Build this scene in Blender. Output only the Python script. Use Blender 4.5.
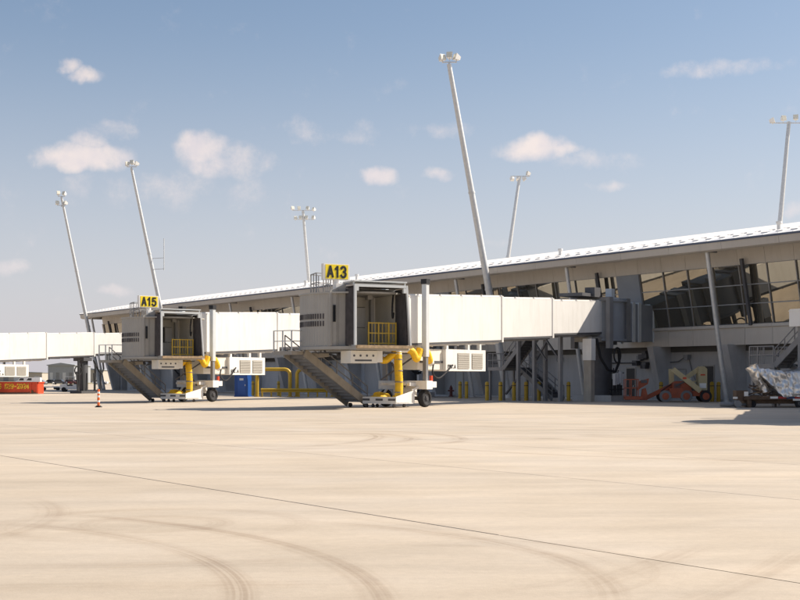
import bpy, bmesh, math, random
from mathutils import Vector, Matrix
R = math.radians
random.seed(7)
scene = bpy.context.scene
for o in list(bpy.data.objects): bpy.data.objects.remove(o)
col = scene.collection

# ------------------------------------------------------------------ camera
FPX, EYE, HORIZON = 1300.0, 1.65, 379.0          # focal length in photo pixels, eye height, horizon row
cam_d = bpy.data.cameras.new('camera')
cam_d.sensor_width = 36.0
cam_d.lens = 36.0 * FPX / 800.0
cam_d.shift_y = (HORIZON - 300.0) / 800.0
cam_d.clip_start, cam_d.clip_end = 0.1, 9000.0
cam = bpy.data.objects.new('camera', cam_d)
cam.location = (0, 0, EYE)
cam.rotation_euler = (R(90), 0, 0)
col.objects.link(cam)
scene.camera = cam

# ------------------------------------------------------------------ sun and sky
SUN_EL = R(41.0)
SUN_DIR = Vector((0.97, 0.24, 0)).normalized()                       # horizontal direction towards the sun
sun_vec = Vector((SUN_DIR.x * math.cos(SUN_EL), SUN_DIR.y * math.cos(SUN_EL), math.sin(SUN_EL)))
sl = bpy.data.lights.new('sun', 'SUN')
sl.energy = 4.3
sl.angle = R(0.53)
sl.color = (1.0, 0.905, 0.78)
so = bpy.data.objects.new('sun', sl)
so.rotation_euler = (-sun_vec).to_track_quat('-Z', 'Y').to_euler()
so.location = (60, 10, 60)
col.objects.link(so)

world = bpy.data.worlds.new('World')
scene.world = world
world.use_nodes = True
wt = world.node_tree
wt.nodes.clear()
def wn(t, **k):
    n = wt.nodes.new(t)
    for a, b in k.items(): setattr(n, a, b)
    return n
def wl(a, b): wt.links.new(a, b)
sky = wn('ShaderNodeTexSky', sky_type='NISHITA', sun_disc=False)
sky.sun_elevation = SUN_EL
sky.sun_rotation = math.atan2(SUN_DIR.x, SUN_DIR.y)
sky.altitude = 200
sky.air_density = 1.0
sky.dust_density = 2.2
sky.ozone_density = 1.6
hsv = wn('ShaderNodeHueSaturation')
hsv.inputs['Saturation'].default_value = 1.0
tint = wn('ShaderNodeVectorMath', operation='MULTIPLY'); wl(sky.outputs[0], tint.inputs[0]); tint.inputs[1].default_value = (.98, 1.02, 1.03)
wl(tint.outputs[0], hsv.inputs['Color'])
bg = wn('ShaderNodeBackground')
SKY_STRENGTH = 0.076
bg.inputs[1].default_value = SKY_STRENGTH
wo = wn('ShaderNodeOutputWorld')
wl(bg.outputs[0], wo.inputs[0])
# small fair-weather clouds, all round the sky: az / el in radians, widths in radians
def px_dir(x, y): return math.atan2((x - 400) / FPX, 1.0), math.atan((HORIZON - y) / FPX)
clouds = []
for (x, y, w, h, a) in [(86, 84, 20, 10, .80), (70, 76, 12, 8, .62), (85, 163, 52, 17, 1.25), (88, 150, 22, 14, .9), (55, 166, 30, 13, .8), (205, 150, 34, 18, .95),
                        (225, 162, 52, 22, .70), (100, 137, 40, 10, .42), (377, 176, 21, 11, .95), (441, 174, 20, 9, .95),
                        (533, 149, 44, 15, .85), (560, 152, 24, 9, .7), (610, 187, 26, 7, .62), (325, 131, 66, 15, .40), (0, 272, 30, 9, .55),
                        (595, 162, 50, 12, .42), (715, 77, 70, 10, .50), (115, 292, 22, 7, .5), (440, 131, 60, 12, .35), (797, 217, 12, 9, .6), (495, 242, 26, 7, .4), (170, 190, 120, 26, .36)]:
    az, el = px_dir(x, y)
    clouds.append((az, el, w / FPX, h / FPX, a))
for k in range(26):                                               # the same kind of clouds outside the frame
    az = 0.45 + (k + random.random() * .8) * (2 * math.pi - 0.9) / 26
    if az > math.pi: az -= 2 * math.pi
    clouds.append((az, random.uniform(.05, .26), random.uniform(.02, .05), random.uniform(.008, .016), random.uniform(.4, 1.1)))
tc = wn('ShaderNodeTexCoord')
sep = wn('ShaderNodeSeparateXYZ'); wl(tc.outputs['Generated'], sep.inputs[0])
at = wn('ShaderNodeMath', operation='ARCTAN2'); wl(sep.outputs[0], at.inputs[0]); wl(sep.outputs[1], at.inputs[1])
az_el = wn('ShaderNodeMath', operation='ARCSINE'); wl(sep.outputs[2], az_el.inputs[0])
comb = wn('ShaderNodeCombineXYZ'); wl(at.outputs[0], comb.inputs[0]); wl(az_el.outputs[0], comb.inputs[1])
# warp the coordinates a little so outlines are ragged
nz = wn('ShaderNodeTexNoise'); nz.inputs['Scale'].default_value = 55; nz.inputs['Detail'].default_value = 4
wl(tc.outputs['Generated'], nz.inputs['Vector'])
wsub = wn('ShaderNodeVectorMath', operation='SUBTRACT'); wl(nz.outputs['Color'], wsub.inputs[0]); wsub.inputs[1].default_value = (.5, .5, .5)
wmul = wn('ShaderNodeVectorMath', operation='MULTIPLY'); wl(wsub.outputs[0], wmul.inputs[0]); wmul.inputs[1].default_value = (.020, .011, 0)
wadd = wn('ShaderNodeVectorMath', operation='ADD'); wl(comb.outputs[0], wadd.inputs[0]); wl(wmul.outputs[0], wadd.inputs[1])
field = None
for (az, el, w, h, a) in clouds:
    ma = wn('ShaderNodeVectorMath', operation='MULTIPLY_ADD'); wl(wadd.outputs[0], ma.inputs[0])
    ma.inputs[1].default_value = (1 / w, 1 / h, 0); ma.inputs[2].default_value = (-az / w, -el / h, 0)
    dt = wn('ShaderNodeVectorMath', operation='DOT_PRODUCT'); wl(ma.outputs[0], dt.inputs[0]); wl(ma.outputs[0], dt.inputs[1])
    mm = wn('ShaderNodeMath', operation='MULTIPLY_ADD'); wl(dt.outputs['Value'], mm.inputs[0]); mm.inputs[1].default_value = -a * .8; mm.inputs[2].default_value = a
    mz = wn('ShaderNodeMath', operation='MAXIMUM'); wl(mm.outputs[0], mz.inputs[0])
    if field is None: mz.inputs[1].default_value = 0
    else: wl(field.outputs[0], mz.inputs[1])
    field = mz
n2 = wn('ShaderNodeTexNoise'); n2.inputs['Scale'].default_value = 34; n2.inputs['Detail'].default_value = 8; n2.inputs['Roughness'].default_value = .64
wl(tc.outputs['Generated'], n2.inputs['Vector'])
n2m = wn('ShaderNodeMath', operation='MULTIPLY_ADD'); wl(n2.outputs['Fac'], n2m.inputs[0]); n2m.inputs[1].default_value = 1.5; n2m.inputs[2].default_value = -.83
fs = wn('ShaderNodeMath', operation='ADD'); wl(field.outputs[0], fs.inputs[0]); wl(n2m.outputs[0], fs.inputs[1])
mr = wn('ShaderNodeMapRange', interpolation_type='SMOOTHSTEP'); wl(fs.outputs[0], mr.inputs[0])
mr.inputs[1].default_value = .04; mr.inputs[2].default_value = .98; mr.inputs[3].default_value = 0; mr.inputs[4].default_value = .68
mixc = wn('ShaderNodeMix', data_type='RGBA'); wl(mr.outputs[0], mixc.inputs[0])
n3 = wn('ShaderNodeTexNoise'); n3.inputs['Scale'].default_value = 48; n3.inputs['Detail'].default_value = 5
wl(tc.outputs['Generated'], n3.inputs['Vector'])
cs = wn('ShaderNodeMapRange'); wl(n3.outputs['Fac'], cs.inputs[0]); cs.inputs[1].default_value = .35; cs.inputs[2].default_value = .62
ccol = wn('ShaderNodeMix', data_type='RGBA'); wl(cs.outputs[0], ccol.inputs[0]); ccol.inputs[6].default_value = (8.4, 7.1, 6.7, 1); ccol.inputs[7].default_value = (10.6, 8.6, 7.2, 1)
wl(hsv.outputs[0], mixc.inputs[6]); wl(ccol.outputs[2], mixc.inputs[7])
# thin even haze that every clear-weather sky has towards the ground
hz = wn('ShaderNodeMapRange', interpolation_type='SMOOTHSTEP'); wl(az_el.outputs[0], hz.inputs[0])
hz.inputs[1].default_value = -.02; hz.inputs[2].default_value = .30; hz.inputs[3].default_value = .70; hz.inputs[4].default_value = .05
mixh = wn('ShaderNodeMix', data_type='RGBA'); wl(hz.outputs[0], mixh.inputs[0])
wl(mixc.outputs[2], mixh.inputs[6]); mixh.inputs[7].default_value = (6.75, 6.35, 6.85, 1)
wl(mixh.outputs[2], bg.inputs[0])

scene.view_settings.view_transform = 'Standard'
scene.view_settings.look = 'None'
scene.view_settings.exposure = 0.64
scene.view_settings.gamma = 1.0
scene.view_settings.use_curve_mapping = False
scene.render.engine = 'CYCLES'

# ------------------------------------------------------------------ materials
MATS = {}
def mat(name, rgb, rough=.6, metal=0.0, var=.10, scale=1.2, bump=0.0, bscale=30, dirt=None, dirt_amt=.0, spec=.5, coat=0):
    m = bpy.data.materials.new(name); m.use_nodes = True
    nt = m.node_tree; b = nt.nodes['Principled BSDF']
    b.inputs['Roughness'].default_value = rough; b.inputs['Metallic'].default_value = metal
    b.inputs['Specular IOR Level'].default_value = spec; b.inputs['Coat Weight'].default_value = coat
    t = nt.nodes.new('ShaderNodeTexCoord'); n = nt.nodes.new('ShaderNodeTexNoise')
    n.inputs['Scale'].default_value = scale; n.inputs['Detail'].default_value = 5
    g = nt.nodes.new('ShaderNodeNewGeometry')
    nt.links.new(g.outputs['Position'], n.inputs['Vector'])
    mr_ = nt.nodes.new('ShaderNodeMapRange'); nt.links.new(n.outputs['Fac'], mr_.inputs[0])
    mr_.inputs[1].default_value = .3; mr_.inputs[2].default_value = .7; mr_.inputs[3].default_value = 1 - var; mr_.inputs[4].default_value = 1 + var
    oi = nt.nodes.new('ShaderNodeObjectInfo')
    r2 = nt.nodes.new('ShaderNodeMapRange'); nt.links.new(oi.outputs['Random'], r2.inputs[0])
    r2.inputs[3].default_value = 1 - var * .5; r2.inputs[4].default_value = 1 + var * .5
    mu = nt.nodes.new('ShaderNodeMath'); mu.operation = 'MULTIPLY'; nt.links.new(mr_.outputs[0], mu.inputs[0]); nt.links.new(r2.outputs[0], mu.inputs[1])
    vm = nt.nodes.new('ShaderNodeVectorMath'); vm.operation = 'SCALE'; vm.inputs[0].default_value = rgb
    nt.links.new(mu.outputs[0], vm.inputs['Scale'])
    out = vm.outputs[0]
    if dirt:
        d = nt.nodes.new('ShaderNodeTexNoise'); d.inputs['Scale'].default_value = 1.0; d.inputs['Detail'].default_value = 8; d.inputs['Roughness'].default_value = .7
        mp = nt.nodes.new('ShaderNodeMapping'); mp.inputs['Scale'].default_value = (2.2, 2.2, .35)
        nt.links.new(g.outputs['Position'], mp.inputs[0]); nt.links.new(mp.outputs[0], d.inputs['Vector'])
        dm = nt.nodes.new('ShaderNodeMapRange'); nt.links.new(d.outputs['Fac'], dm.inputs[0])
        dm.inputs[1].default_value = .48; dm.inputs[2].default_value = .75; dm.inputs[3].default_value = 0; dm.inputs[4].default_value = dirt_amt
        mx = nt.nodes.new('ShaderNodeMix'); mx.data_type = 'RGBA'
        nt.links.new(dm.outputs[0], mx.inputs[0]); nt.links.new(out, mx.inputs[6]); mx.inputs[7].default_value = (*dirt, 1)
        out = mx.outputs[2]
    nt.links.new(out, b.inputs['Base Color'])
    if bump:
        bn = nt.nodes.new('ShaderNodeTexNoise'); bn.inputs['Scale'].default_value = bscale; bn.inputs['Detail'].default_value = 4
        nt.links.new(g.outputs['Position'], bn.inputs['Vector'])
        bp = nt.nodes.new('ShaderNodeBump'); bp.inputs['Strength'].default_value = bump; bp.inputs['Distance'].default_value = .05
        nt.links.new(bn.outputs['Fac'], bp.inputs['Height']); nt.links.new(bp.outputs[0], b.inputs['Normal'])
    MATS[name] = m
    return m
mat('tunnel_white', (.78, .755, .715), .45, var=.03, scale=.6, dirt=(.48, .43, .36), dirt_amt=.30)
mat('white_paint', (.80, .78, .74), .45, var=.04, dirt=(.45, .40, .33), dirt_amt=.25)
mat('cab_grey', (.36, .345, .315), .55, var=.05, dirt=(.24, .21, .18), dirt_amt=.25)
mat('cab_interior', (.76, .72, .63), .6, var=.05)
mat('frame_grey', (.58, .60, .60), .5, var=.05)
mat('bellows', (.065, .059, .061), .8, var=.2, scale=3)
mat('steel_dark', (.085, .085, .092), .6, var=.15)
mat('steel_mid', (.22, .22, .225), .55, var=.12, dirt=(.14, .11, .09), dirt_amt=.3)
mat('stair_tan', (.36, .325, .275), .6, var=.12, dirt=(.18, .14, .10), dirt_amt=.4)
mat('galvanised', (.60, .60, .59), .45, .3, var=.08, scale=4)
mat('black_rubber', (.018, .018, .020), .8, var=.2)
mat('rim_dark', (.07, .07, .075), .5)
mat('yellow_paint', (.56, .36, .03), .5, var=.10, scale=3, dirt=(.25, .17, .05), dirt_amt=.35)
mat('sign_yellow', (.88, .66, .02), .4, var=.02)
mat('letter_black', (.012, .012, .012), .5, var=.05)
mat('letter_yellow', (.85, .58, .05), .5, var=.05)
mat('hose_yellow', (.86, .52, .015), .6, var=.12, scale=5, bump=.5, bscale=9)
mat('orange_paint', (.33, .075, .03), .5, var=.12, dirt=(.2, .09, .05), dirt_amt=.35)
mat('cream_paint', (.50, .42, .24), .5, var=.08, dirt=(.3, .24, .15), dirt_amt=.35)
mat('dumpster_red', (.62, .07, .022), .5, var=.12, dirt=(.22, .05, .03), dirt_amt=.45)
mat('toilet_blue', (.012, .075, .30), .45, var=.06)
mat('cone_orange', (.80, .14, .02), .5, var=.06)
mat('cone_white', (.85, .84, .8), .4, var=.04)
mat('hydrant_red', (.16, .04, .03), .5)
mat('louver_tan', (.33, .30, .25), .6, var=.06)
mat('brown_rust', (.12, .075, .045), .75, var=.3, scale=4)
mat('wood_load', (.42, .30, .18), .8, var=.25, scale=6)
mat('stripe_red', (.5, .03, .03), .4); mat('stripe_blue', (.03, .07, .22), .4)
mat('tyre_grey', (.17, .17, .175), .8)
mat('lamp_glass', (.75, .72, .60), .25, var=.05)
mat('lamp_housing', (.72, .70, .66), .4, var=.05)
mat('upper_panel', (.58, .53, .465), .55, var=.045, scale=.4, dirt=(.32, .28, .23), dirt_amt=.20)
mat('fascia_panel', (.54, .49, .43), .55, var=.045, scale=.4, dirt=(.28, .25, .21), dirt_amt=.20)
mat('lower_wall', (.44, .43, .42), .75, var=.07, scale=.5, dirt=(.26, .25, .24), dirt_amt=.35)
mat('portal_panel', (.26, .28, .31), .6, var=.06)
mat('pier_concrete', (.46, .45, .44), .8, var=.10, scale=.8, bump=.15, bscale=6, dirt=(.26, .24, .22), dirt_amt=.35)
mat('roller_door', (.52, .53, .55), .6, var=.05)
mat('door_dark', (.030, .030, .034), .5)
mat('door_pale', (.40, .41, .40), .5)
mat('mullion', (.30, .29, .28), .45, .3, var=.05)
mat('roof_white', (.82, .80, .78), .4, var=.05, scale=.8, dirt=(.5, .46, .42), dirt_amt=.20)
mat('gutter_blue', (.10, .13, .20), .5)
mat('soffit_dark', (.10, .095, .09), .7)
mat('glass_dark', (.02, .022, .025), .06)
mat('car_dark', (.05, .055, .07), .3, coat=.5); mat('car_white', (.78, .78, .78), .3, coat=.5); mat('car_silver', (.45, .47, .5), .3, .4, coat=.5); mat('car_red', (.16, .03, .03), .3, coat=.5)
mat('hangar_grey', (.33, .34, .36), .7, var=.05); mat('hangar_tan', (.45, .40, .34), .7, var=.05)
mat('panel_white', (.55, .55, .56), .5)
# reflective solar glass
m = mat('solar_glass', (.30, .275, .225), .015, .86, var=.02, scale=.3)
nt = m.node_tree; b = nt.nodes['Principled BSDF']
nn = nt.nodes.new('ShaderNodeTexNoise'); nn.inputs['Scale'].default_value = .35; nn.inputs['Detail'].default_value = 1
gg = nt.nodes.new('ShaderNodeNewGeometry'); nt.links.new(gg.outputs['Position'], nn.inputs['Vector'])
bb = nt.nodes.new('ShaderNodeBump'); bb.inputs['Strength'].default_value = .02; bb.inputs['Distance'].default_value = .1
nt.links.new(nn.outputs['Fac'], bb.inputs['Height']); nt.links.new(bb.outputs[0], b.inputs['Normal'])
# crumpled foil
m = mat('foil', (.80, .77, .73), .30, .72, var=.10, scale=3, bump=.35, bscale=6)

# ------------------------------------------------------------------ mesh helper
class MB:
    def __init__(s): s.v = []; s.f = []; s.sm = []; s.mi = []
    def add(s, verts, faces, smooth=False, mi=0, M=None):
        o = len(s.v)
        s.v += [tuple(M @ Vector(p)) if M is not None else tuple(p) for p in verts]
        for f in faces: s.f.append(tuple(i + o for i in f)); s.sm.append(smooth); s.mi.append(mi)
        return s
    def box(s, x0, x1, y0, y1, z0, z1, M=None, mi=0, shear=0.0):
        P = [(x, y, z - shear * x) for z in (z0, z1) for (x, y) in ((x0, y0), (x1, y0), (x1, y1), (x0, y1))]
        return s.add(P, [(3, 2, 1, 0), (4, 5, 6, 7), (0, 1, 5, 4), (1, 2, 6, 5), (2, 3, 7, 6), (3, 0, 4, 7)], False, mi, M)
    def bar(s, p, q, w, h=None, mi=0, up=(0, 0, 1)):
        p = Vector(p); q = Vector(q); d = (q - p); L = d.length; d.normalize(); h = h or w
        u = Vector(up)
        if abs(d.dot(u)) > .98: u = Vector((1, 0, 0))
        r = d.cross(u).normalized(); u = r.cross(d)
        P = [p + r * a * w / 2 + u * c * h / 2 for (a, c) in ((-1, -1), (1, -1), (1, 1), (-1, 1))]
        P += [x + d * L for x in P]
        return s.add(P, [(3, 2, 1, 0), (4, 5, 6, 7), (0, 1, 5, 4), (1, 2, 6, 5), (2, 3, 7, 6), (3, 0, 4, 7)], False, mi)
    def tube(s, pts, r, n=10, mi=0, caps=True, r2=None, wob=0):
        pts = [Vector(p) for p in pts]; N = len(pts); rings = []
        prev = None
        for i, p in enumerate(pts):
            d = (pts[min(i + 1, N - 1)] - pts[max(i - 1, 0)]).normalized()
            if prev is None:
                a = Vector((0, 0, 1)) if abs(d.z) < .9 else Vector((1, 0, 0))
                prev = d.cross(a).normalized()
            prev = (prev - d * prev.dot(d)).normalized()
            q = d.cross(prev)
            rr = r if r2 is None else r + (r2 - r) * i / (N - 1)
            if wob: rr *= 1 + wob * (1 if i % 2 else -1)
            rings.append([p + (prev * math.cos(2 * math.pi * k / n) + q * math.sin(2 * math.pi * k / n)) * rr for k in range(n)])
        V = [v for g in rings for v in g]
        F = [(i * n + k, i * n + (k + 1) % n, (i + 1) * n + (k + 1) % n, (i + 1) * n + k) for i in range(N - 1) for k in range(n)]
        s.add(V, F, True, mi)
        if caps:
            s.add(rings[0], [tuple(range(n - 1, -1, -1))], False, mi); s.add(rings[-1], [tuple(range(n))], False, mi)
        return s
    def cyl(s, p, q, r, n=14, mi=0, r2=None): return s.tube([p, q], r, n, mi, True, r2)
    def prism(s, poly, a0, a1, axis='y', mi=0, M=None):
        # poly of (u, w); axis y: (u, a, w); axis z: (u, w, a); axis x: (a, u, w)
        def pt(u, w, a): return (u, a, w) if axis == 'y' else ((u, w, a) if axis == 'z' else (a, u, w))
        n = len(poly)
        P = [pt(u, w, a0) for u, w in poly] + [pt(u, w, a1) for u, w in poly]
        F = [tuple(range(n)), tuple(range(2 * n - 1, n - 1, -1))] + [(i, i + n, (i + 1) % n + n, (i + 1) % n) for i in range(n)]
        return s.add(P, F, False, mi, M)
    def mesh(s, name, mats):
        me = bpy.data.meshes.new(name)
        me.from_pydata(s.v, [], s.f); me.validate()
        bm = bmesh.new(); bm.from_mesh(me); bmesh.ops.recalc_face_normals(bm, faces=bm.faces); bm.to_mesh(me); bm.free()
        for k, p in enumerate(me.polygons):
            if k < len(s.sm): p.use_smooth = s.sm[k]; p.material_index = s.mi[k]
        for mm_ in ([mats] if isinstance(mats, str) else mats): me.materials.append(MATS[mm_])
        return me
    def build(s, name, mats, parent=None):
        return link(name, s.mesh(name, mats), parent)
def link(name, me, parent=None, loc=None):
    o = bpy.data.objects.new(name, me); col.objects.link(o)
    if parent is not None: o.parent = parent
    if loc is not None: o.location = loc
    return o
def tag(o, label, cat=None, group=None, kind=None):
    o['label'] = label
    if cat: o['category'] = cat
    if group: o['group'] = group
    if kind: o['kind'] = kind
    return o
def thing(name, label, cat, loc, rz=0, group=None):
    o = bpy.data.objects.new(name, None); col.objects.link(o)
    o.location = loc if len(loc) == 3 else (loc[0], loc[1], 0); o.rotation_euler = (0, 0, rz); o.empty_display_size = .5
    return tag(o, label, cat, group)
def copy_tree(o, parent=None):
    c = o.copy(); col.objects.link(c); c.parent = parent
    for ch in o.children: copy_tree(ch, c)
    return c
def arc(cx, cy, rx, ry, a0, a1, n=9): return [(cx + rx * math.cos(R(a0 + (a1 - a0) * k / n)), cy + ry * math.sin(R(a0 + (a1 - a0) * k / n))) for k in range(n + 1)]
GLYPH = {   # strokes in a cell 0.6 wide, 1 high
    'A': [[(.02, .0), (.30, 1.0)], [(.58, .0), (.30, 1.0)], [(.12, .30), (.48, .30)]],
    '1': [[(.36, 0), (.36, 1.0)], [(.36, .93), (.14, .74)]],
    '3': [arc(.28, .73, .24, .25, 165, -80), arc(.28, .26, .26, .26, 85, -165)],
    '5': [[(.52, .95), (.12, .95), (.09, .50)], arc(.28, .31, .27, .31, 140, -160)],
    'S': [arc(.30, .74, .24, .24, 30, 265), arc(.30, .26, .24, .26, 90, -150)],
    '9': [arc(.30, .70, .25, .28, 0, 360, 14), [(.55, .70), (.50, .30), (.38, .05), (.18, .03)]],
    '2': [arc(.30, .72, .25, .26, 165, -30), [(.52, .58), (.06, .05)], [(.04, .05), (.56, .05)]],
    '0': [arc(.30, .5, .24, .47, 0, 360, 16)], '4': [[(.44, 0), (.44, 1.0)], [(.44, .98), (.04, .32)], [(.02, .30), (.60, .30)]],
    '-': [[(.10, .48), (.50, .48)]], "'": [[(.30, 1.0), (.26, .76)]], ' ': [],
    'F': [[(.10, 0), (.10, 1)], [(.10, .95), (.52, .95)], [(.10, .52), (.42, .52)]], 'N': [[(.08, 0), (.08, 1)], [(.08, .98), (.52, .02)], [(.52, 0), (.52, 1)]],
    'C': [arc(.32, .5, .26, .47, 45, 315, 12)], '.': [[(.25, .06), (.36, .06)]]}
def text_mesh(txt, size, depth, bold, sx, material):
    """Stroke lettering in the local x-y plane, centred, facing +z."""
    mb = MB(); adv = .74; W_ = adv * len(txt) - .14
    th = bold
    for i, ch in enumerate(txt):
        for st in GLYPH[ch]:
            P_ = [((x + i * adv - W_ / 2) * size * sx, (y - .5) * size) for x, y in st]
            for (xa, ya), (xb_, yb) in zip(P_[:-1], P_[1:]):
                L_ = math.hypot(xb_ - xa, yb - ya)
                if L_ < 1e-6: continue
                ux, uy = (xb_ - xa) / L_, (yb - ya) / L_; e = th * .30
                xa2, ya2, xb2, yb2 = xa - ux * e, ya - uy * e, xb_ + ux * e, yb + uy * e
                nx, ny = -uy * th / 2, ux * th / 2
                q = [(xa2 + nx, ya2 + ny), (xb2 + nx, yb2 + ny), (xb2 - nx, yb2 - ny), (xa2 - nx, ya2 - ny)]
                z1 = depth + len(mb.f) * 2e-6
                mb.add([(x, y, 0) for x, y in q] + [(x, y, z1) for x, y in q], [(3, 2, 1, 0), (4, 5, 6, 7), (0, 1, 5, 4), (1, 2, 6, 5), (2, 3, 7, 6), (3, 0, 4, 7)])
    return mb.mesh('lettering', material)

# ------------------------------------------------------------------ frames: the terminal's own axes
BANG = math.atan(880 / 1300.0) - math.pi / 2          # local x runs along the facade to the right, -y is outwards
BO = Vector((9.15, 119.0, 0))
BX = Vector((math.cos(BANG), math.sin(BANG), 0)); BY = Vector((-math.sin(BANG), math.cos(BANG), 0))
def bw(x, y, z=0): return BO + BX * x + BY * y + Vector((0, 0, z))
def bloc(p): d = Vector((p[0], p[1], 0)) - BO; return d.dot(BX), d.dot(BY)
def gp(x, y):                                          # where the eye line through a photo pixel meets the ground
    t = EYE * FPX / (y - HORIZON); return Vector(((x - 400) / FPX * t, t, 0))
def at_depth(x, Y): return Vector(((x - 400) / FPX * Y, Y, 0))

# ------------------------------------------------------------------ ground
def ground_material():
    m = bpy.data.materials.new('apron_concrete'); m.use_nodes = True
    nt = m.node_tree; b = nt.nodes['Principled BSDF']; b.inputs['Roughness'].default_value = .85
    b.inputs['Specular IOR Level'].default_value = .25
    L = nt.links.new
    g = nt.nodes.new('ShaderNodeNewGeometry')
    rot = nt.nodes.new('ShaderNodeMapping'); rot.inputs['Rotation'].default_value = (0, 0, -BANG); L(g.outputs['Position'], rot.inputs[0])
    def noise(scale, det, vec, rough=.55, sc=(1, 1, 1)):
        mp = nt.nodes.new('ShaderNodeMapping'); mp.inputs['Scale'].default_value = sc; L(vec, mp.inputs[0])
        n = nt.nodes.new('ShaderNodeTexNoise'); n.inputs['Scale'].default_value = scale; n.inputs['Detail'].default_value = det; n.inputs['Roughness'].default_value = rough
        L(mp.outputs[0], n.inputs['Vector']); return n.outputs['Fac']
    def rng(v, a, b_, c, d):
        r = nt.nodes.new('ShaderNodeMapRange'); r.interpolation_type = 'SMOOTHSTEP'; L(v, r.inputs[0])
        for i, k in enumerate((a, b_, c, d)): r.inputs[i + 1].default_value = k
        return r.outputs[0]
    def mul(a, b_):
        r = nt.nodes.new('ShaderNodeMath'); r.operation = 'MULTIPLY'
        for i, k in enumerate((a, b_)):
            if isinstance(k, (int, float)): r.inputs[i].default_value = k
            else: L(k, r.inputs[i])
        return r.outputs[0]
    P = g.outputs['Position']
    big = rng(noise(.05, 4, P), .3, .7, .93, 1.06)
    mid = rng(noise(.45, 6, P, .65), .28, .72, .94, 1.05)
    streak = rng(noise(.9, 5, P, .6, (.14, 1.2, 1)), .3, .75, 1.05, .90)
    streak2 = rng(noise(.5, 5, rot.outputs[0], .65, (.9, .08, 1)), .35, .75, 1.03, .94)
    fine = rng(noise(9, 4, P, .7), .25, .75, .955, 1.04)
    grit = rng(noise(60, 2, P, .6), .2, .8, .965, 1.03)
    oi = nt.nodes.new('ShaderNodeObjectInfo'); slab = rng(oi.outputs['Random'], 0, 1, .975, 1.025)
    val = mul(mul(mul(big, mid), mul(streak, streak2)), mul(mul(fine, grit), slab))
    # rubber marks: circular arcs given by three points each
    def circle(a, b_, c):
        ax, ay, bx, by, cx, cy = a.x, a.y, b_.x, b_.y, c.x, c.y
        d = 2 * (ax * (by - cy) + bx * (cy - ay) + cx * (ay - by))
        ux = ((ax * ax + ay * ay) * (by - cy) + (bx * bx + by * by) * (cy - ay) + (cx * cx + cy * cy) * (ay - by)) / d
        uy = ((ax * ax + ay * ay) * (cx - bx) + (bx * bx + by * by) * (ax - cx) + (cx * cx + cy * cy) * (bx - ax)) / d
        return Vector((ux, uy, 0)), math.hypot(ax - ux, ay - uy)
    wobn = nt.nodes.new('ShaderNodeTexNoise'); wobn.inputs['Scale'].default_value = .3; L(P, wobn.inputs['Vector'])
    breakup = rng(noise(.35, 5, P, .6), .30, .60, .35, 1.0)
    tread = rng(noise(5, 3, P, .7), .3, .7, .75, 1.0)
    arcs = [  # photo pixels on the ground, width, darkness, second wheel offset
        ((100, 517), (300, 549), (381, 600), .34, .26, 1.05), ((425, 532), (515, 547), (612, 600), .36, .20, .0),
        ((425, 522), (530, 540), (650, 580), .18, .10, .35), ((0, 536), (42, 522), (35, 500), .5, .16, .0), ((0, 528), (90, 512), (200, 540), .4, .12, .9),
        ((300, 447), (370, 440), (372, 434), .6, .26, .0), ((400, 432), (452, 436), (440, 444), .6, .22, 1.4), ((430, 447), (560, 455), (760, 461), .4, .26, .0),
        ((610, 552), (640, 560), (560, 600), .22, .11, .6), ((0, 566), (150, 565), (300, 560), .5, .11, .0), ((0, 588), (150, 586), (330, 584), .5, .12, .0),
        ((700, 600), (760, 575), (800, 552), .5, .15, 1.0), ((100, 452), (300, 449), (480, 440), .8, .12, .0), ((0, 440), (260, 432), (500, 433), .9, .10, 2.0),
        ((480, 426), (600, 430), (720, 430), 1.0, .12, .0), ((520, 437), (640, 442), (790, 440), .9, .11, 2.2), ((20, 420), (200, 424), (420, 422), 1.2, .10, 3.0)]
    marks = None
    for (a, b_, c, w, dk, off) in arcs:
        A_, B_, C_ = gp(*a), gp(*b_), gp(*c)
        ce, r = circle(A_, B_, C_)
        ext = max((A_ - B_).length, (C_ - B_).length)
        s1 = nt.nodes.new('ShaderNodeVectorMath'); s1.operation = 'DISTANCE'; L(P, s1.inputs[0]); s1.inputs[1].default_value = (ce.x, ce.y, 0)
        s2 = nt.nodes.new('ShaderNodeVectorMath'); s2.operation = 'DISTANCE'; L(P, s2.inputs[0]); s2.inputs[1].default_value = (B_.x, B_.y, 0)
        lim = rng(s2.outputs['Value'], ext * .75, ext * 1.25, 1, 0)
        for o in ([0, off] if off else [0]):
            su = nt.nodes.new('ShaderNodeMath'); su.operation = 'SUBTRACT'; L(s1.outputs['Value'], su.inputs[0]); su.inputs[1].default_value = r - o
            ab = nt.nodes.new('ShaderNodeMath'); ab.operation = 'ABSOLUTE'; L(su.outputs[0], ab.inputs[0])
            band = rng(ab.outputs[0], w * .10, w * .60, dk, 0)
            rn = nt.nodes.new('ShaderNodeTexNoise'); rn.noise_dimensions = '1D'; rn.inputs['Scale'].default_value = 14 / max(w, .3) * .34; rn.inputs['Detail'].default_value = 2
            L(s1.outputs['Value'], rn.inputs['W'])
            k = mul(mul(mul(band, lim), mul(breakup, tread)), rng(rn.outputs['Fac'], .35, .62, .35, 1.15))
            inv = nt.nodes.new('ShaderNodeMath'); inv.operation = 'SUBTRACT'; inv.inputs[0].default_value = 1; L(k, inv.inputs[1])
            marks = inv.outputs[0] if marks is None else mul(marks, inv.outputs[0])
    # scattered dark oil spots
    wv = nt.nodes.new('ShaderNodeTexNoise'); wv.inputs['Scale'].default_value = 1.3; wv.inputs['Detail'].default_value = 4; L(P, wv.inputs['Vector'])
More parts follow.
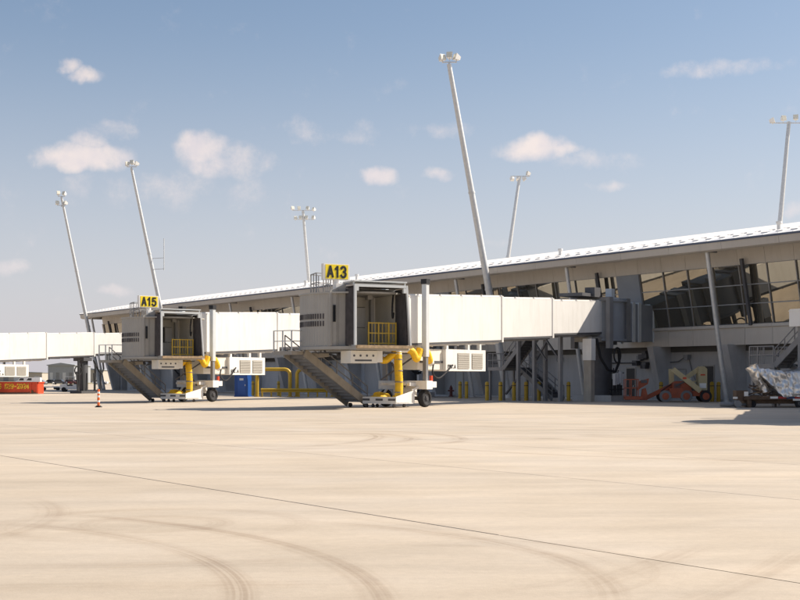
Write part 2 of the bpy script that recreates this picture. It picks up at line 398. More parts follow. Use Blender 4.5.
    wa = nt.nodes.new('ShaderNodeVectorMath'); wa.operation = 'MULTIPLY_ADD'; L(wv.outputs['Color'], wa.inputs[0]); wa.inputs[1].default_value = (1.1, 1.1, 0); L(P, wa.inputs[2])
    vo = nt.nodes.new('ShaderNodeTexVoronoi'); vo.inputs['Scale'].default_value = .16; L(wa.outputs[0], vo.inputs['Vector'])
    spots = rng(vo.outputs['Distance'], .015, .10, .80, 1.0)
    val = mul(val, spots)
    cmix = nt.nodes.new('ShaderNodeMix'); cmix.data_type = 'RGBA'
    L(rng(noise(.22, 5, P, .6), .35, .7, 0, 1), cmix.inputs[0]); cmix.inputs[6].default_value = (.512, .430, .334, 1); cmix.inputs[7].default_value = (.495, .426, .346, 1)
    sc = nt.nodes.new('ShaderNodeVectorMath'); sc.operation = 'SCALE'; L(cmix.outputs[2], sc.inputs[0]); L(val, sc.inputs['Scale'])
    cx_ = nt.nodes.new('ShaderNodeCombineXYZ')
    for i, e in enumerate((.90, 1.08, 1.22)):
        pw = nt.nodes.new('ShaderNodeMath'); pw.operation = 'POWER'; L(marks, pw.inputs[0]); pw.inputs[1].default_value = e; L(pw.outputs[0], cx_.inputs[i])
    sm = nt.nodes.new('ShaderNodeVectorMath'); sm.operation = 'MULTIPLY'; L(sc.outputs[0], sm.inputs[0]); L(cx_.outputs[0], sm.inputs[1])
    L(sm.outputs[0], b.inputs['Base Color'])
    bp = nt.nodes.new('ShaderNodeBump'); bp.inputs['Strength'].default_value = .25; bp.inputs['Distance'].default_value = .01
    L(noise(25, 4, P, .7), bp.inputs['Height']); L(bp.outputs[0], b.inputs['Normal'])
    MATS['apron_concrete'] = m
ground_material()
mat('joint_sealant', (.17, .13, .10), .9, var=.55, scale=2.5)
mat('dry_grass', (.27, .225, .12), .9, var=.25, scale=.05)
mat('service_road', (.30, .28, .25), .9, var=.1, scale=.1)

root_apron = bpy.data.objects.new('apron', None); col.objects.link(root_apron)
root_apron.location = BO; root_apron.rotation_euler = (0, 0, BANG)
root_apron['kind'] = 'structure'; root_apron['label'] = 'pale tan concrete apron in front of the terminal'
# joint rows: one joint passes through photo point (800,583)
J0 = bloc(gp(800, 583))[1]
SP = 5.9; SLEN = 11.8
ys = [J0 + SP * k for k in range(-2, 10)]                    # rows of slabs towards the terminal
XA, XB = -59.0, 118.0
g0 = MB()
Y0, Y1 = ys[0], ys[-1]
FAR = 420.0
def quad(mb, x0, x1, y0, y1, z, mi=0): mb.add([(x0, y0, z), (x1, y0, z), (x1, y1, z), (x0, y1, z)], [(0, 1, 2, 3)], False, mi)
quad(g0, -325, 500, Y1, 330, 0); quad(g0, -325, 500, -400, Y0, 0)
quad(g0, -325, XA, Y0, Y1, 0); quad(g0, XB, 500, Y0, Y1, 0)
quad(g0, XA, XB, Y0, Y1, -.03, 1)
g0.build('pavement', ['apron_concrete', 'joint_sealant'], root_apron)
slab_cache = {}
for i in range(len(ys) - 1):
    ga = .016 if i == 2 else .008; gb = .016 if i == 1 else .008
    for k in range(int((XB - XA) / SLEN)):
        key = (round(ga, 3), round(gb, 3))
        if key not in slab_cache:
            mb = MB(); c = .004
            x0, x1, y0, y1 = .004, SLEN - .004, ga, SP - gb
            mb.add([(x0, y0, -.03), (x1, y0, -.03), (x1, y1, -.03), (x0, y1, -.03), (x0, y0, -c), (x1, y0, -c), (x1, y1, -c), (x0, y1, -c),
                    (x0 + c, y0 + c, 0), (x1 - c, y0 + c, 0), (x1 - c, y1 - c, 0), (x0 + c, y1 - c, 0)],
                   [(0, 1, 5, 4), (1, 2, 6, 5), (2, 3, 7, 6), (3, 0, 4, 7), (4, 5, 9, 8), (5, 6, 10, 9), (6, 7, 11, 10), (7, 4, 8, 11), (8, 9, 10, 11)])
            slab_cache[key] = mb.mesh('concrete_slab', 'apron_concrete')
        w = bw(XA + SLEN * (k + .5), (ys[i] + ys[i + 1]) / 2)
        if w.y < 3 or abs(w.x / w.y) > .55: vis = False
        else: vis = True
        link('concrete_slab', slab_cache[key], root_apron, (XA + SLEN * k, ys[i], 0)) if vis else None
        if not vis:
            pass
# slabs outside the view are one plain sheet at the same level
fill = MB()
for i in range(len(ys) - 1):
    for k in range(int((XB - XA) / SLEN)):
        w = bw(XA + SLEN * (k + .5), (ys[i] + ys[i + 1]) / 2)
        if w.y < 3 or abs(w.x / w.y) > .55: quad(fill, XA + SLEN * k, XA + SLEN * (k + 1), ys[i], ys[i + 1], 0)
fill.build('outer_pavement', 'apron_concrete', root_apron)

gr = MB(); quad(gr, -5000, 5000, -3000, 8000, -.06)
o = gr.build('grass_field', 'dry_grass'); o['kind'] = 'structure'; o['label'] = 'dry yellow-green grass field beyond the apron'

# ------------------------------------------------------------------ terminal
T = thing('terminal_building', 'long beige terminal concourse with white metal roof and tilted glass', 'building', BO, BANG)
XL, XR = -94.0, 62.0
BAY = 2.5
COL_X = [29.2 + 15.0 * k for k in range(-8, 3)]
GATES_X = [47.0, 21.5, -4.0, -55.1]
def ylean(z): return -1.1 - (z - 5.6) * .19             # glass leans outwards
def lx(x0, x1): return x0, x1
# lower wall
w = MB(); w.box(-84, XR, 0, .4, 0, 4.2); w.build('lower_wall', 'lower_wall', T)
w = MB(); w.box(-84, XR, .41, 25.6, .02, 4.1); w.box(XL + 1, XR, 0.5, 25.5, 4.2, 10.4); w.build('core', 'soffit_dark', T)
w = MB(); w.box(XL + .5, XR, -1.1, 26, 4.2, 4.35); w.build('floor_slab', 'soffit_dark', T)
# spandrel panels
span_me = MB().box(.012, BAY - .012, -1.28, -1.1, 4.12, 5.36).mesh('spandrel_panel', 'upper_panel')
cap_me = MB().box(.01, BAY - .01, -1.42, -1.0, 5.37, 5.58).mesh('sill_panel', 'upper_panel')
x = XL + .5
NB = int((XR - XL - 1) / BAY)
panes = {}
rows = [(5.62, 7.03), (7.07, 8.38), (8.42, 9.80)]
for r_, (z0, z1) in enumerate(rows):
    a, bq = ylean(z0), ylean(z1)
    panes[r_] = MB().add([(.03, a, z0), (BAY - .03, a, z0), (BAY - .03, bq, z1), (.03, bq, z1), (.03, a + .05, z0), (BAY - .03, a + .05, z0), (BAY - .03, bq + .05, z1), (.03, bq + .05, z1)],
                         [(0, 1, 2, 3), (7, 6, 5, 4), (0, 4, 5, 1), (3, 2, 6, 7), (1, 5, 6, 2), (0, 3, 7, 4)]).mesh('glass_pane', 'solar_glass')
mul_me = MB().bar((0, ylean(5.6) - .03, 5.6), (0, ylean(9.82) - .03, 9.82), .07, .12, up=(0, 1, 0)).mesh('mullion', 'mullion')
sof_me = MB().prism([(ylean(9.82) - .12, 9.83), (ylean(9.82) - .34, 11.12), (ylean(9.82) - .20, 11.12), (ylean(9.82) - .02, 9.83)], .01, BAY - .01, 'x').mesh('frieze_panel', 'upper_panel')
port_me = MB().add([(0, -1.25, 5.6), (BAY - .02, -1.25, 5.6), (BAY - .02, -2.05, 9.8), (0, -2.05, 9.8), (0, -1.1, 5.6), (BAY - .02, -1.1, 5.6), (BAY - .02, -1.9, 9.8), (0, -1.9, 9.8)],
                   [(0, 1, 2, 3), (7, 6, 5, 4), (0, 4, 5, 1), (3, 2, 6, 7), (1, 5, 6, 2), (0, 3, 7, 4)]).mesh('portal_panel', 'portal_panel')
OFF = 19.85 - (XL + .5)                               # a mullion stands at x = 19.85
x0 = 19.85 - BAY * int((19.85 - (XL + .5)) / BAY)
k = 0
while x0 + BAY * (k + 1) <= XR:
    xx = x0 + BAY * k
    link('spandrel_panel', span_me, T, (xx, 0, 0)); link('sill_panel', cap_me, T, (xx, 0, 0)); link('frieze_panel', sof_me, T, (xx, 0, 0))
    mid = xx + BAY / 2
    if any(gx - 4.4 < mid < gx - 1.7 for gx in GATES_X):
        link('portal_panel', port_me, T, (xx, 0, 0))
    else:
        for r_ in range(3): link('glass_pane', panes[r_], T, (xx, 0, 0)).rotation_euler = (random.uniform(-.0016, .0016), 0, random.uniform(-.004, .004))
    link('mullion', mul_me, T, (xx, 0, 0))
    k += 1
for z in (7.05, 8.40):
    MB().box(x0, XR, ylean(z) - .05, ylean(z) + .05, z - .035, z + .035).build('transom', 'mullion', T)
MB().box(x0, XR, ylean(5.6) - .06, ylean(5.6) + .1, 5.585, 5.625).build('window_sill', 'mullion', T)
MB().box(x0, XR, ylean(9.82) - .09, ylean(9.82) + .1, 9.80, 9.828).build('window_head', 'mullion', T)
# back of the glazing: dark interior
bk = MB(); bk.add([(XL + 1, -.9, 5.5), (XR, -.9, 5.5), (XR, -1.6, 9.9), (XL + 1, -1.6, 9.9)], [(0, 1, 2, 3)]); bk.build('glazing_backing', 'glass_dark', T)
# eave fascia
FP = 5.0
fas_me = MB().prism([(-5.0, 10.72), (-4.8, 10.62), (-4.7, 10.62), (-4.7, 11.2), (-5.08, 11.2)], .01, FP - .01, 'x').mesh('fascia_panel', 'fascia_panel')
k = 0
while XL + FP * (k + 1) <= XR + .1:
    link('fascia_panel', fas_me, T, (XL + FP * k, 0, 0)); k += 1
MB().box(XL + .31, XR, -4.69, -2.3, 11.02, 11.14).build('soffit', 'fascia_panel', T)
MB().prism([(-5.14, 11.20), (-4.9, 11.20), (-4.9, 11.32), (-5.20, 11.32)], XL - .05, XR, 'x').build('gutter', 'gutter_blue', T)
# end fascia on the left gable
prof = [(-5.15, 11.34), (-4.0, 11.66), (0, 12.45), (5, 13.34), (9, 13.95), (13, 14.35), (17, 13.95), (21, 13.34), (26, 12.4), (31.15, 11.34)]
rf = MB()
for a, bq in ((0, .18),):
    top = [(y, z) for y, z in prof]; bot = [(y, z - .12) for y, z in reversed(prof)]
    rf.prism(top + bot, XL - .1, XR, 'x')
roof = rf.build('roof', 'roof_white', T)
sg = MB()
for row, (yy, zz) in enumerate(((-4.3, 11.58), (-2.6, 11.94))):
    xx = XL + .4 + row * .5
    while xx < XR:
        sg.box(xx, xx + .55, yy - .02, yy + .02, zz - .02, zz + .055); xx += 1.25
s_ = sg.build('snow_guards', 'galvanised', roof); s_['kind'] = 'stuff'
se = MB()
xx = XL
while xx < XR:
    for (ya, za), (yb, zb) in zip(prof[:6], prof[1:6]): se.bar((xx, ya, za + .02), (xx, yb, zb + .02), .03, .06)
    xx += 1.25
s_ = se.build('standing_seams', 'roof_white', roof); s_['kind'] = 'stuff'
for xx, yy, zz in ((34.5, -3.2, 11.8), (12, -3.2, 11.8), (-19.5, -3.2, 11.8), (-30, -3.2, 11.8)):
    MB().cyl((xx, yy, zz), (xx, yy, zz + .45), .14).cyl((xx, yy, zz + .45), (xx, yy, zz + .6), .2).build('roof_vent', 'white_paint', roof)
en = MB()
en.prism([(-4.7, 10.6), (-4.7, 11.2), (0, 12.3), (5, 13.2), (9, 13.8), (13, 14.2), (17, 13.8), (21, 13.2), (26, 12.2), (30.7, 11.2), (30.7, 10.6)], XL - .02, XL + .3, 'x')
en.prism([(ylean(5.6), 5.6), (ylean(9.9), 9.9), (26, 9.9), (26, 5.6)], XL + .6, XL + .95, 'x'); en.box(XL + .4, XL + .95, -1.28, 26, 4.15, 5.6)
en.build('end_wall', 'upper_panel', T)
MB().box(XL + .31, XR, -2.0, 30, 10.78, 10.9).build('roof_deck', 'soffit_dark', T)
# slender leaning eave columns, each with a short bracket back to the soffit
cm = MB(); cm.tube([(0, -2.5, 0), (0, -4.55, 11.02)], .18, 12, r2=.15); cm.cyl((0, -2.5, 0), (0, -2.5, .06), .30)
col_me = cm.mesh('eave_column', 'galvanised')
br_me = MB().bar((0, -4.45, 10.72), (.0, -3.5, 10.72), .12).mesh('bracket', 'steel_mid')
for cx in COL_X:
    if cx < XL + 2 or cx > XR: continue
    c_ = link('eave_column', col_me, T, (cx, 0, 0)); link('bracket', br_me, c_)
    MB().bar((0, -1.45, 5.5), (0, -2.45, 10.2), .22, .22).build('window_strut', 'steel_dark', T).location = (cx + 1.35, 0, 0)
# tapering concrete piers, leaning out under the floor slab
pm = MB(); pm.add([(-.3, -.95, 0), (.3, -.95, 0), (.3, -2.05, 4.15), (-.3, -2.05, 4.15), (-.3, .0, 0), (.3, .0, 0), (.3, .0, 4.15), (-.3, .0, 4.15)],
                  [(0, 1, 2, 3), (7, 6, 5, 4), (0, 4, 5, 1), (3, 2, 6, 7), (1, 5, 6, 2), (0, 3, 7, 4)])
pier_me = pm.mesh('pier', 'pier_concrete')
xx = 28.6
while xx > XL: xx -= 7.5
xx += 7.5
while xx < XR:
    link('pier', pier_me, T, (xx, 0, 0)); xx += 7.5
# piers in the open end bay have no wall behind them: give them depth
for xx in (-92.0, -88.5):
    MB().box(xx, xx + 1.4, .1, 7, 0, 4.2).build('end_pier', 'pier_concrete', T)
# doors, shutters, wall lamps, pipes
def door(x, wd, h, m_, name='door'):
    d = MB().box(x, x + wd, -.03, .02, .05, h).build(name, m_, T)
    MB().box(x - .08, x + wd + .08, -.05, -.032, h, h + .1).box(x - .08, x, -.05, -.032, .02, h).box(x + wd, x + wd + .08, -.05, -.032, .02, h).build('frame', 'mullion', d)
    MB().box(x + wd - .18, x + wd - .12, -.09, -.034, 1.0, 1.15).build('handle', 'galvanised', d)
    return d
def fx(px, y=0.0):                                      # facade x under a photo column
    r = Vector(((px - 400) / FPX, 1, 0)); t = (BO + BY * y).dot(BY) / r.dot(BY); p = r * t
    return (p - BO).dot(BX)
door(fx(627), .95, 2.5, 'door_dark'); door(fx(704), 1.0, 2.6, 'door_dark'); door(fx(671.5), 1.5, 2.35, 'door_pale')
door(fx(455) + .2, 1.1, 2.3, 'door_pale')
for px0, wd, h in ((262, 4.2, 3.6), (345, 4.0, 3.5), (205, 4.5, 3.5), (425, 3.2, 3.4)):
    a = fx(px0)
    dd = MB().box(a, a + wd, -.04, .02, .03, h).build('roller_door', 'roller_door', T)
    sl_ = MB()
    for q in range(12): sl_.box(a + .03, a + wd - .03, -.055, -.041, .06 + q * h / 12, h / 12 * (q + .86))
    sl_.build('slats', 'roller_door', dd)
for px_ in (687, 640, 560, 470, 330, 300):
    a = fx(px_)
    l_ = MB().box(a, a + .45, -.42, -.02, 3.25, 3.5).prism([(a, 3.25), (a + .45, 3.25), (a + .38, 3.1), (a + .07, 3.1)], -.40, -.1, 'y').build('wall_lamp', 'steel_mid', T)
pi = MB(); pi.tube([(fx(612), -.12, 2.95), (fx(650), -.12, 2.95)], .05, 8); pi.tube([(fx(665), -.12, 2.9), (fx(680), -.14, 3.0), (fx(686), -.2, 3.3)], .035, 6)
pi.tube([(fx(690), -.1, 3.25), (fx(693), -.1, 2.2), (fx(697), -.1, 1.4)], .03, 6); pi.tube([(fx(440), -.12, 3.1), (fx(520), -.12, 3.1)], .06, 8)
pi.build('conduit', 'steel_dark', T)
eq = MB()
for q in range(9):
    a = fx(640) + random.uniform(-.5, 1.1); z = random.uniform(2.4, 3.6)
    eq.box(a, a + random.uniform(.2, .6), -.5, -.05, z, z + random.uniform(.2, .5))
eq.build('wall_equipment', 'steel_dark', T)
MB().box(-84, XR, -.10, -.02, 3.72, 4.18).build('overhang_shade_strip', 'soffit_dark', T)  # dark strip: shade under the spandrel overhang, painted as a flat band
kb = MB().prism([(-1.7, 0), (-1.7, .15), (-1.55, .17), (0, .17), (0, 0)], -84, XR, 'x').build('kerb', 'pier_concrete', T)

# ------------------------------------------------------------------ leaning light masts
def mast(label, base, top, heads, group, antenna=False, r0=.33, r1=.17):
    t = thing('light_mast', label, 'light mast', base, 0, group)
    d = Vector(top) - Vector(base)
    MB().tube([(0, 0, 0), tuple(d * .33), tuple(d * .66), tuple(d)], r0, 12, r2=r1).cyl((0, 0, 0), (0, 0, .25), .55).build('pole', 'galvanised', t)
    for fr in (.33, .62): MB().tube([tuple(d * fr), tuple(d * (fr + .006))], r0 + (r1 - r0) * fr + .04, 12).build('joint_ring', 'galvanised', t)
    bars = MB()
    for (xa, xb, z) in heads['bars']:
        bars.bar(tuple(d + Vector((xa, 0, z))), tuple(d + Vector((xb, 0, z))), .09)
        bars.bar(tuple(d + Vector((0, 0, min(z, 0) - .2))), tuple(d + Vector((0, 0, z))), .12)
    bars.build('crossbar', 'galvanised', t)
    for (hx, hz, tilt, yaw) in heads['lamps']:
        M = Matrix.Translation(d + Vector((hx, 0, hz))) @ Matrix.Rotation(yaw, 4, 'Z') @ Matrix.Rotation(tilt, 4, 'X')
        M = M @ Matrix.Scale(.76, 4)
        mb = MB(); mb.add([(-.34, -.35, .12), (.34, -.35, .12), (.34, -.35, .82), (-.34, -.35, .82), (-.2, .32, .28), (.2, .32, .28), (.2, .32, .66), (-.2, .32, .66)],
                          [(0, 1, 2, 3), (7, 6, 5, 4), (0, 4, 5, 1), (3, 2, 6, 7), (1, 5, 6, 2), (0, 3, 7, 4)], M=M)
        mb.box(-.03, .03, -.05, .05, -.1, .2, M=M)
        h = mb.build('floodlight', 'lamp_housing', t)
        MB().box(-.29, .29, -.375, -.352, .17, .77, M=M).build('lamp_glass', 'lamp_glass', h)
    if antenna:
        p = d * .60
        MB().bar(tuple(p), tuple(p + Vector((1.75, 0, .1))), .07).bar(tuple(p + Vector((.05, 0, -1.4))), tuple(p + Vector((1.75, 0, -1.3))), .07).tube([tuple(p + Vector((1.75, 0, -1.5))), tuple(p + Vector((1.75, 0, 2.6)))], .05, 8).build('antenna', 'galvanised', t)
    return t
h3 = {'bars': [(-.55, .65, .15)], 'lamps': [(-.55, .15, -.35, .55), (.05, .35, -.35, -.2), (.6, .2, -.3, -1.1)]}
h5 = {'bars': [(-.5, .55, .1), (-.55, .55, -1.2)], 'lamps': [(-.45, .2, -.4, .5), (.35, .15, -.4, -.5), (-.6, -1.2, -.4, .6), (.5, -1.2, -.4, -.9)]}
h8 = {'bars': [(-1.7, 1.7, .1), (-1.5, 1.7, -1.35)], 'lamps': [(-1.65, .1, -.4, .5), (-.65, .1, -.3, .2), (.75, .1, -.3, -.3), (1.7, -.1, -.3, -.8), (-1.2, -1.5, -.3, .4), (-.4, -1.4, -.3, .0), (.55, -1.4, -.3, -.2), (1.65, -1.4, -.3, -.6)]}
h4 = {'bars': [(-1.2, 1.4, .1)], 'lamps': [(-1.0, .1, 2.7, .4), (-.2, .15, 2.9, -.2), (.5, .1, 2.7, 1.4), (1.15, .1, -.2, -1.2)]}
h4b = {'bars': [(-2.0, 1.7, -.1)], 'lamps': [(-1.7, -.2, -.3, 1.2), (-.6, 0, -.2, .2), (.7, .1, -.3, -.3), (1.5, .2, -.3, -.4)]}
def near_mast(basepx, toppx, label, heads, grp, y=-3.5, **k):
    bx_ = fx(basepx, y); b = bw(bx_, y)
    # lean straight out from the facade until the head lies on the eye line of its photo column
    out = -BY; rx = (toppx[0] - 400) / FPX
    lam = (b.x - rx * b.y) / (rx * out.y - out.x)
    tp = b + out * lam; tp.z = EYE + (HORIZON - toppx[1]) / FPX * tp.y
    return mast(label, tuple(b), tuple(tp), heads, grp, **k)
G1 = 'leaning masts in front of the terminal'; G2 = 'masts behind the terminal roof'
near_mast(508, (449, 64), 'tallest leaning light mast, rising behind the A13 bridge tunnel', h3, G1, r0=.36, r1=.19)
near_mast(178, (131.5, 168), 'leaning light mast with whip antenna, behind the A15 sign', h3, G1, antenna=True)
near_mast(101, (61.5, 197), 'leftmost leaning light mast, at the far end of the roof', h5, G1)
def far_mast(toppx, botpx, label, heads, z=28.5, lean=None):
    Yt = (z - EYE) * FPX / (HORIZON - toppx[1]); tp = at_depth(toppx[0], Yt); tp.z = z
    # foot: on the line through the lower visible point
    sl_ = (botpx[0] - toppx[0]) / (botpx[1] - toppx[1])
    fxp = toppx[0] + sl_ * (HORIZON + EYE * FPX / Yt - toppx[1])
    b = at_depth(fxp, Yt + (-3.2 if lean is None else lean))
    return mast(label, tuple(b), tuple(tp), heads, G2, r0=.34, r1=.2)
far_mast((303, 211), (309, 283), 'mast with two rows of floodlights above the A13 sign railing', h8, lean=2.0)
far_mast((519.5, 177), (508, 258), 'mast behind the roof beside the tallest leaning mast', h4)
far_mast((789, 122), (780, 222), 'mast behind the roof at the right edge of the photo', h4b)

# ------------------------------------------------------------------ stairs helper
def stair_parts(parent, p0, p1, width, steps, m_str, m_tread, rail=True, side=None, name='stair', depth=.32):
    """p0 foot, p1 head (local, centre line)."""
    p0 = Vector(p0); p1 = Vector(p1); d = p1 - p0; hd = Vector((d.x, d.y, 0)).normalized(); r = Vector((hd.y, -hd.x, 0))
    st = MB()
    for s in (-1, 1): st.bar(tuple(p0 + r * s * width / 2), tuple(p1 + r * s * width / 2), .09, depth)
    o = st.build(name, m_str, parent)
    run = d.length / steps
    tm = MB().box(-.16, .16, -width / 2 + .05, width / 2 - .05, -.025, .025).box(.13, .16, -width / 2 + .05, width / 2 - .05, .03, .17).mesh('tread', m_tread)
    for k in range(steps):
        t = link('tread', tm, o, tuple(p0 + d * ((k + .5) / steps)))
        t.rotation_euler = (0, 0, math.atan2(hd.y, hd.x))
    if rail:
        rl = MB()
        for s in ((-1, 1) if side is None else (side,)):
            e = r * s * width / 2
            for h in (1.0, .55): rl.bar(tuple(p0 + e + Vector((0, 0, h))), tuple(p1 + e + Vector((0, 0, h))), .05)
            for k in range(5): q = p0 + d * (k / 4) + e; rl.bar(tuple(q), tuple(q + Vector((0, 0, 1.0))), .05)
        rl.build('handrail', m_str if m_str != 'stair_tan' else 'steel_mid', o)
    return o

# ------------------------------------------------------------------ passenger boarding bridges
SH = .0435
def wave(p, q, n, amp, axis=(0, 0, 1)):
    p = Vector(p); q = Vector(q); a = Vector(axis)
    return [tuple(p + (q - p) * (i / (n - 1)) + a * amp * math.sin(i / (n - 1) * math.pi * 2)) for i in range(n)]
def jet_bridge(label, RT, BG, x1, x2, sign, cabn=(.45, -.89), air=(17.6, 22.0), near=True, extra_col=False, cab_off=4.85, zs=1.0):
    ang = math.atan2(BG[1] - RT[1], BG[0] - RT[0]); xb = math.hypot(BG[0] - RT[0], BG[1] - RT[1])
    t = thing('jet_bridge', label, 'jet bridge', RT, ang, 'passenger boarding bridges along the terminal')
    # rotunda
    MB().box(-1.7, 1.5, -1.6, 1.6, 0, .45).build('footing', 'pier_concrete', t)
    MB().cyl((0, 0, .45), (0, 0, 4.4), .82, 20).cyl((0, 0, 4.2), (0, 0, 4.5), 1.2, 20).build('rotunda_column', 'steel_dark', t)
    ro = MB(); n = 18
    ro.tube([(0, 0, 4.62), (0, 0, 7.35)], 1.75, n); ro.cyl((0, 0, 7.35), (0, 0, 7.5), 1.95, n); ro.cyl((0, 0, 4.45), (0, 0, 4.62), 1.9, n)
    rot = ro.build('rotunda', 'portal_panel', t)
    fr = MB()
    for xx in (1.45, -1.35):
        for s in (-1, 1): fr.box(xx - .28, xx + .28, s * 1.45 - .16, s * 1.45 + .16, 3.9 if xx > 0 else 4.5, 7.65)
        fr.box(xx - .28, xx + .28, -1.29, 1.29, 7.4, 7.65)
    fr.build('portal_frame', 'steel_mid', rot)
    MB().box(-.6, .5, .3, 1.2, 7.5, 7.7).box(-.35, .15, .45, .95, 7.7, 8.35).build('roof_beacon', 'frame_grey', rot)
    MB().box(1.6, 4.4, -1.1, .8, 7.62, 7.85).box(2.0, 2.9, .2, 1.0, 7.6, 8.3).build('roof_unit', 'steel_dark', rot)
    # link corridor back to the wall
    co = MB().box(-6.6, -1.5, -1.35, 1.35, 4.55, 7.35)
    c_ = co.build('link_corridor', 'portal_panel', t)
    fr = MB()
    for xx in (-2.6, -3.6, -6.2):
        for s in (-1, 1): fr.box(xx - .2, xx + .2, s * 1.4 - .05, s * 1.4 + .05, 4.45, 7.45)
        fr.box(xx - .2, xx + .2, -1.35, 1.35, 7.352, 7.45)
    fr.build('corridor_frame', 'frame_grey', c_)
    # telescoping tunnel
    secs = [(.9, x1 + .6, .86, 5.13, 2.28), (x1 - .1, x2 + .5, .95, 4.97, 2.56), (x2 - .1, xb + cab_off - 2.5, 1.05, 4.82, 2.80)]
    for i, (a, b_, hw, zb, h) in enumerate(secs):
        mb = MB().box(a + .03, b_ - .03, -hw + .06, hw - .06, zb + .02, zb + h - .04, shear=SH)
        mb.box(a, b_, -hw, hw, zb + h - .04, zb + h + .02, shear=SH)
        mb.box(a, b_, -hw, hw, zb - .10, zb + .02, shear=SH, mi=1)
        mb.box(a - .02, a + .16, -hw - .05, hw + .05, zb - .12, zb + h + .05, shear=SH)
        if i < 2: pass
        sct = mb.build('tunnel_section', ['tunnel_white', 'steel_dark'], t)
        n = max(2, round((b_ - a) / 2.3)); L_ = (b_ - a - .16) / n
        for k in range(n):
            xa = a + .16 + L_ * k
            MB().box(xa + .003, xa + L_ - .003, hw - .06, hw, zb + .03, zb + h - .045, shear=SH).build('side_panel', 'tunnel_white', sct)
            MB().box(xa + .003, xa + L_ - .003, -hw, -hw + .06, zb + .03, zb + h - .045, shear=SH).build('side_panel', 'tunnel_white', sct)
        tr = MB()
        for s in (-1, 1): tr.box(a + .2, b_, s * (hw - .12) - .03, s * (hw - .12) + .03, zb + h + .02, zb + h + .10, shear=SH)
        for k in range(n + 1): xq = a + .16 + L_ * k; tr.box(xq - .04, xq + .04, hw - .10, hw + .015, zb + h - .02, zb + h + .11, shear=SH)
        tr.build('roof_rail', 'tunnel_white', sct)
        un = MB()
        for s in (-1, 1): un.box(a + .3, b_ - .2, s * (hw - .18) - .07, s * (hw - .18) + .07, zb - .19, zb - .10, shear=SH)
        xq = a + .6
        while xq < b_: un.box(xq, xq + .1, -hw + .2, hw - .2, zb - .24, zb - .11, shear=SH); xq += 1.4
        un.build('underframe', 'tunnel_white' if i == 2 else 'steel_mid', sct)
    # lift columns and bogie
    ztop = 7.5 * zs
    for s in (-1, 1):
        c_ = MB().box(xb - .15, xb + .15, s * 1.48 - .16, s * 1.48 + .16, 2.95, ztop - .30).build('lift_column', 'frame_grey', t)
        MB().box(xb - .19, xb + .19, s * 1.48 - .20, s * 1.48 + .20, ztop - .30, ztop).build('cap', 'black_rubber', c_)
        MB().box(xb - .11, xb + .11, s * 1.48 - .12, s * 1.48 + .12, 1.1, 2.95).build('inner_column', 'steel_mid', c_)
    MB().box(xb - .25, xb + .25, -1.3, 1.3, 3.25, 3.6).box(xb - .22, xb + .22, -1.27, 1.27, 2.98, 3.12).build('lift_crossbeam', 'white_paint', t)
    bg_ = MB().box(xb - .30, xb + .30, -1.75, 1.78, 1.05, 1.55).box(xb - .75, xb - .35, .9, 1.75, 1.15, 1.5).box(xb - .5, xb + .5, -.5, .5, .35, 1.05).bar((xb + .35, -.9, 1.35), (xb + 1.2, -.9, 1.35), .16).box(xb + .35, xb + .9, -.6, .7, 1.28, 1.45)
    bg_.bar((xb + .2, .9, 1.3), (xb + .9, .9, 1.35), .2)
    bo = bg_.build('bogie', 'white_paint', t)
    MB().box(xb - .72, xb - .58, 1.35, 1.5, 1.5, 1.85).build('beacon', 'dumpster_red', bo)
    MB().bar((xb, -1.2, .52), (xb, 1.6, .52), .22).bar((xb - .1, .2, .8), (xb + 1.6, .2, 2.6), .09).bar((xb + .1, .6, 2.9), (xb + 2.1, -.2, 1.6), .08).build('axle', 'steel_dark', bo)
    for s in (-1, 1):
        yc = s * 1.42
        prof_ = [(.30, -.17), (.44, -.19), (.50, -.13), (.515, 0), (.50, .13), (.44, .19), (.30, .17)]
        mb = MB(); nn_ = 28
        V = [(xb + rr * math.cos(2 * math.pi * k / nn_), yc + w_, .515 + rr * math.sin(2 * math.pi * k / nn_)) for k in range(nn_) for (rr, w_) in prof_]
        q = len(prof_)
        mb.add(V, [(k * q + j, k * q + (j + 1) % q, ((k + 1) % nn_) * q + (j + 1) % q, ((k + 1) % nn_) * q + j) for k in range(nn_) for j in range(q)], True)
        w_ = mb.build('wheel', 'black_rubber', t)
        mb = MB().cyl((xb, yc - .12, .515), (xb, yc + .12, .515), .31, 20)
        for k in range(6): a_ = k * math.pi / 3; mb.cyl((xb + .18 * math.cos(a_), yc + s * .12, .515 + .18 * math.sin(a_)), (xb + .18 * math.cos(a_), yc + s * .15, .515 + .18 * math.sin(a_)), .035, 8)
        mb.cyl((xb, yc, .515), (xb, yc + s * .2, .515), .09, 12)
        mb.build('rim', 'rim_dark', w_)
    # hose basket standing in front of the wheels
    bx0, bx1 = xb + 1.2, xb + 2.55
    hb = MB().box(bx0, bx1, -1.2, 1.2, .22, .30).box(bx1 - .05, bx1, -1.2, 1.2, .30, .62).add(
        [(bx0 - .5, 1.15, .22), (bx1, 1.15, .22), (bx1, 1.15, .62), (bx0 - .5, 1.15, 1.0), (bx0 - .5, 1.2, .22), (bx1, 1.2, .22), (bx1, 1.2, .62), (bx0 - .5, 1.2, 1.0)],
        [(0, 1, 2, 3), (7, 6, 5, 4), (0, 4, 5, 1), (3, 2, 6, 7), (1, 5, 6, 2), (0, 3, 7, 4)]).box(bx0 - .5, bx1 - .05, -1.2, -1.15, .22, .62)
    hb.bar((bx0 - .4, 1.1, .98), (xb - .1, 1.2, 1.35), .10).bar((bx0 - .4, -1.1, .62), (xb - .1, -1.2, 1.35), .10)
    ba = hb.build('hose_basket', 'white_paint', t)
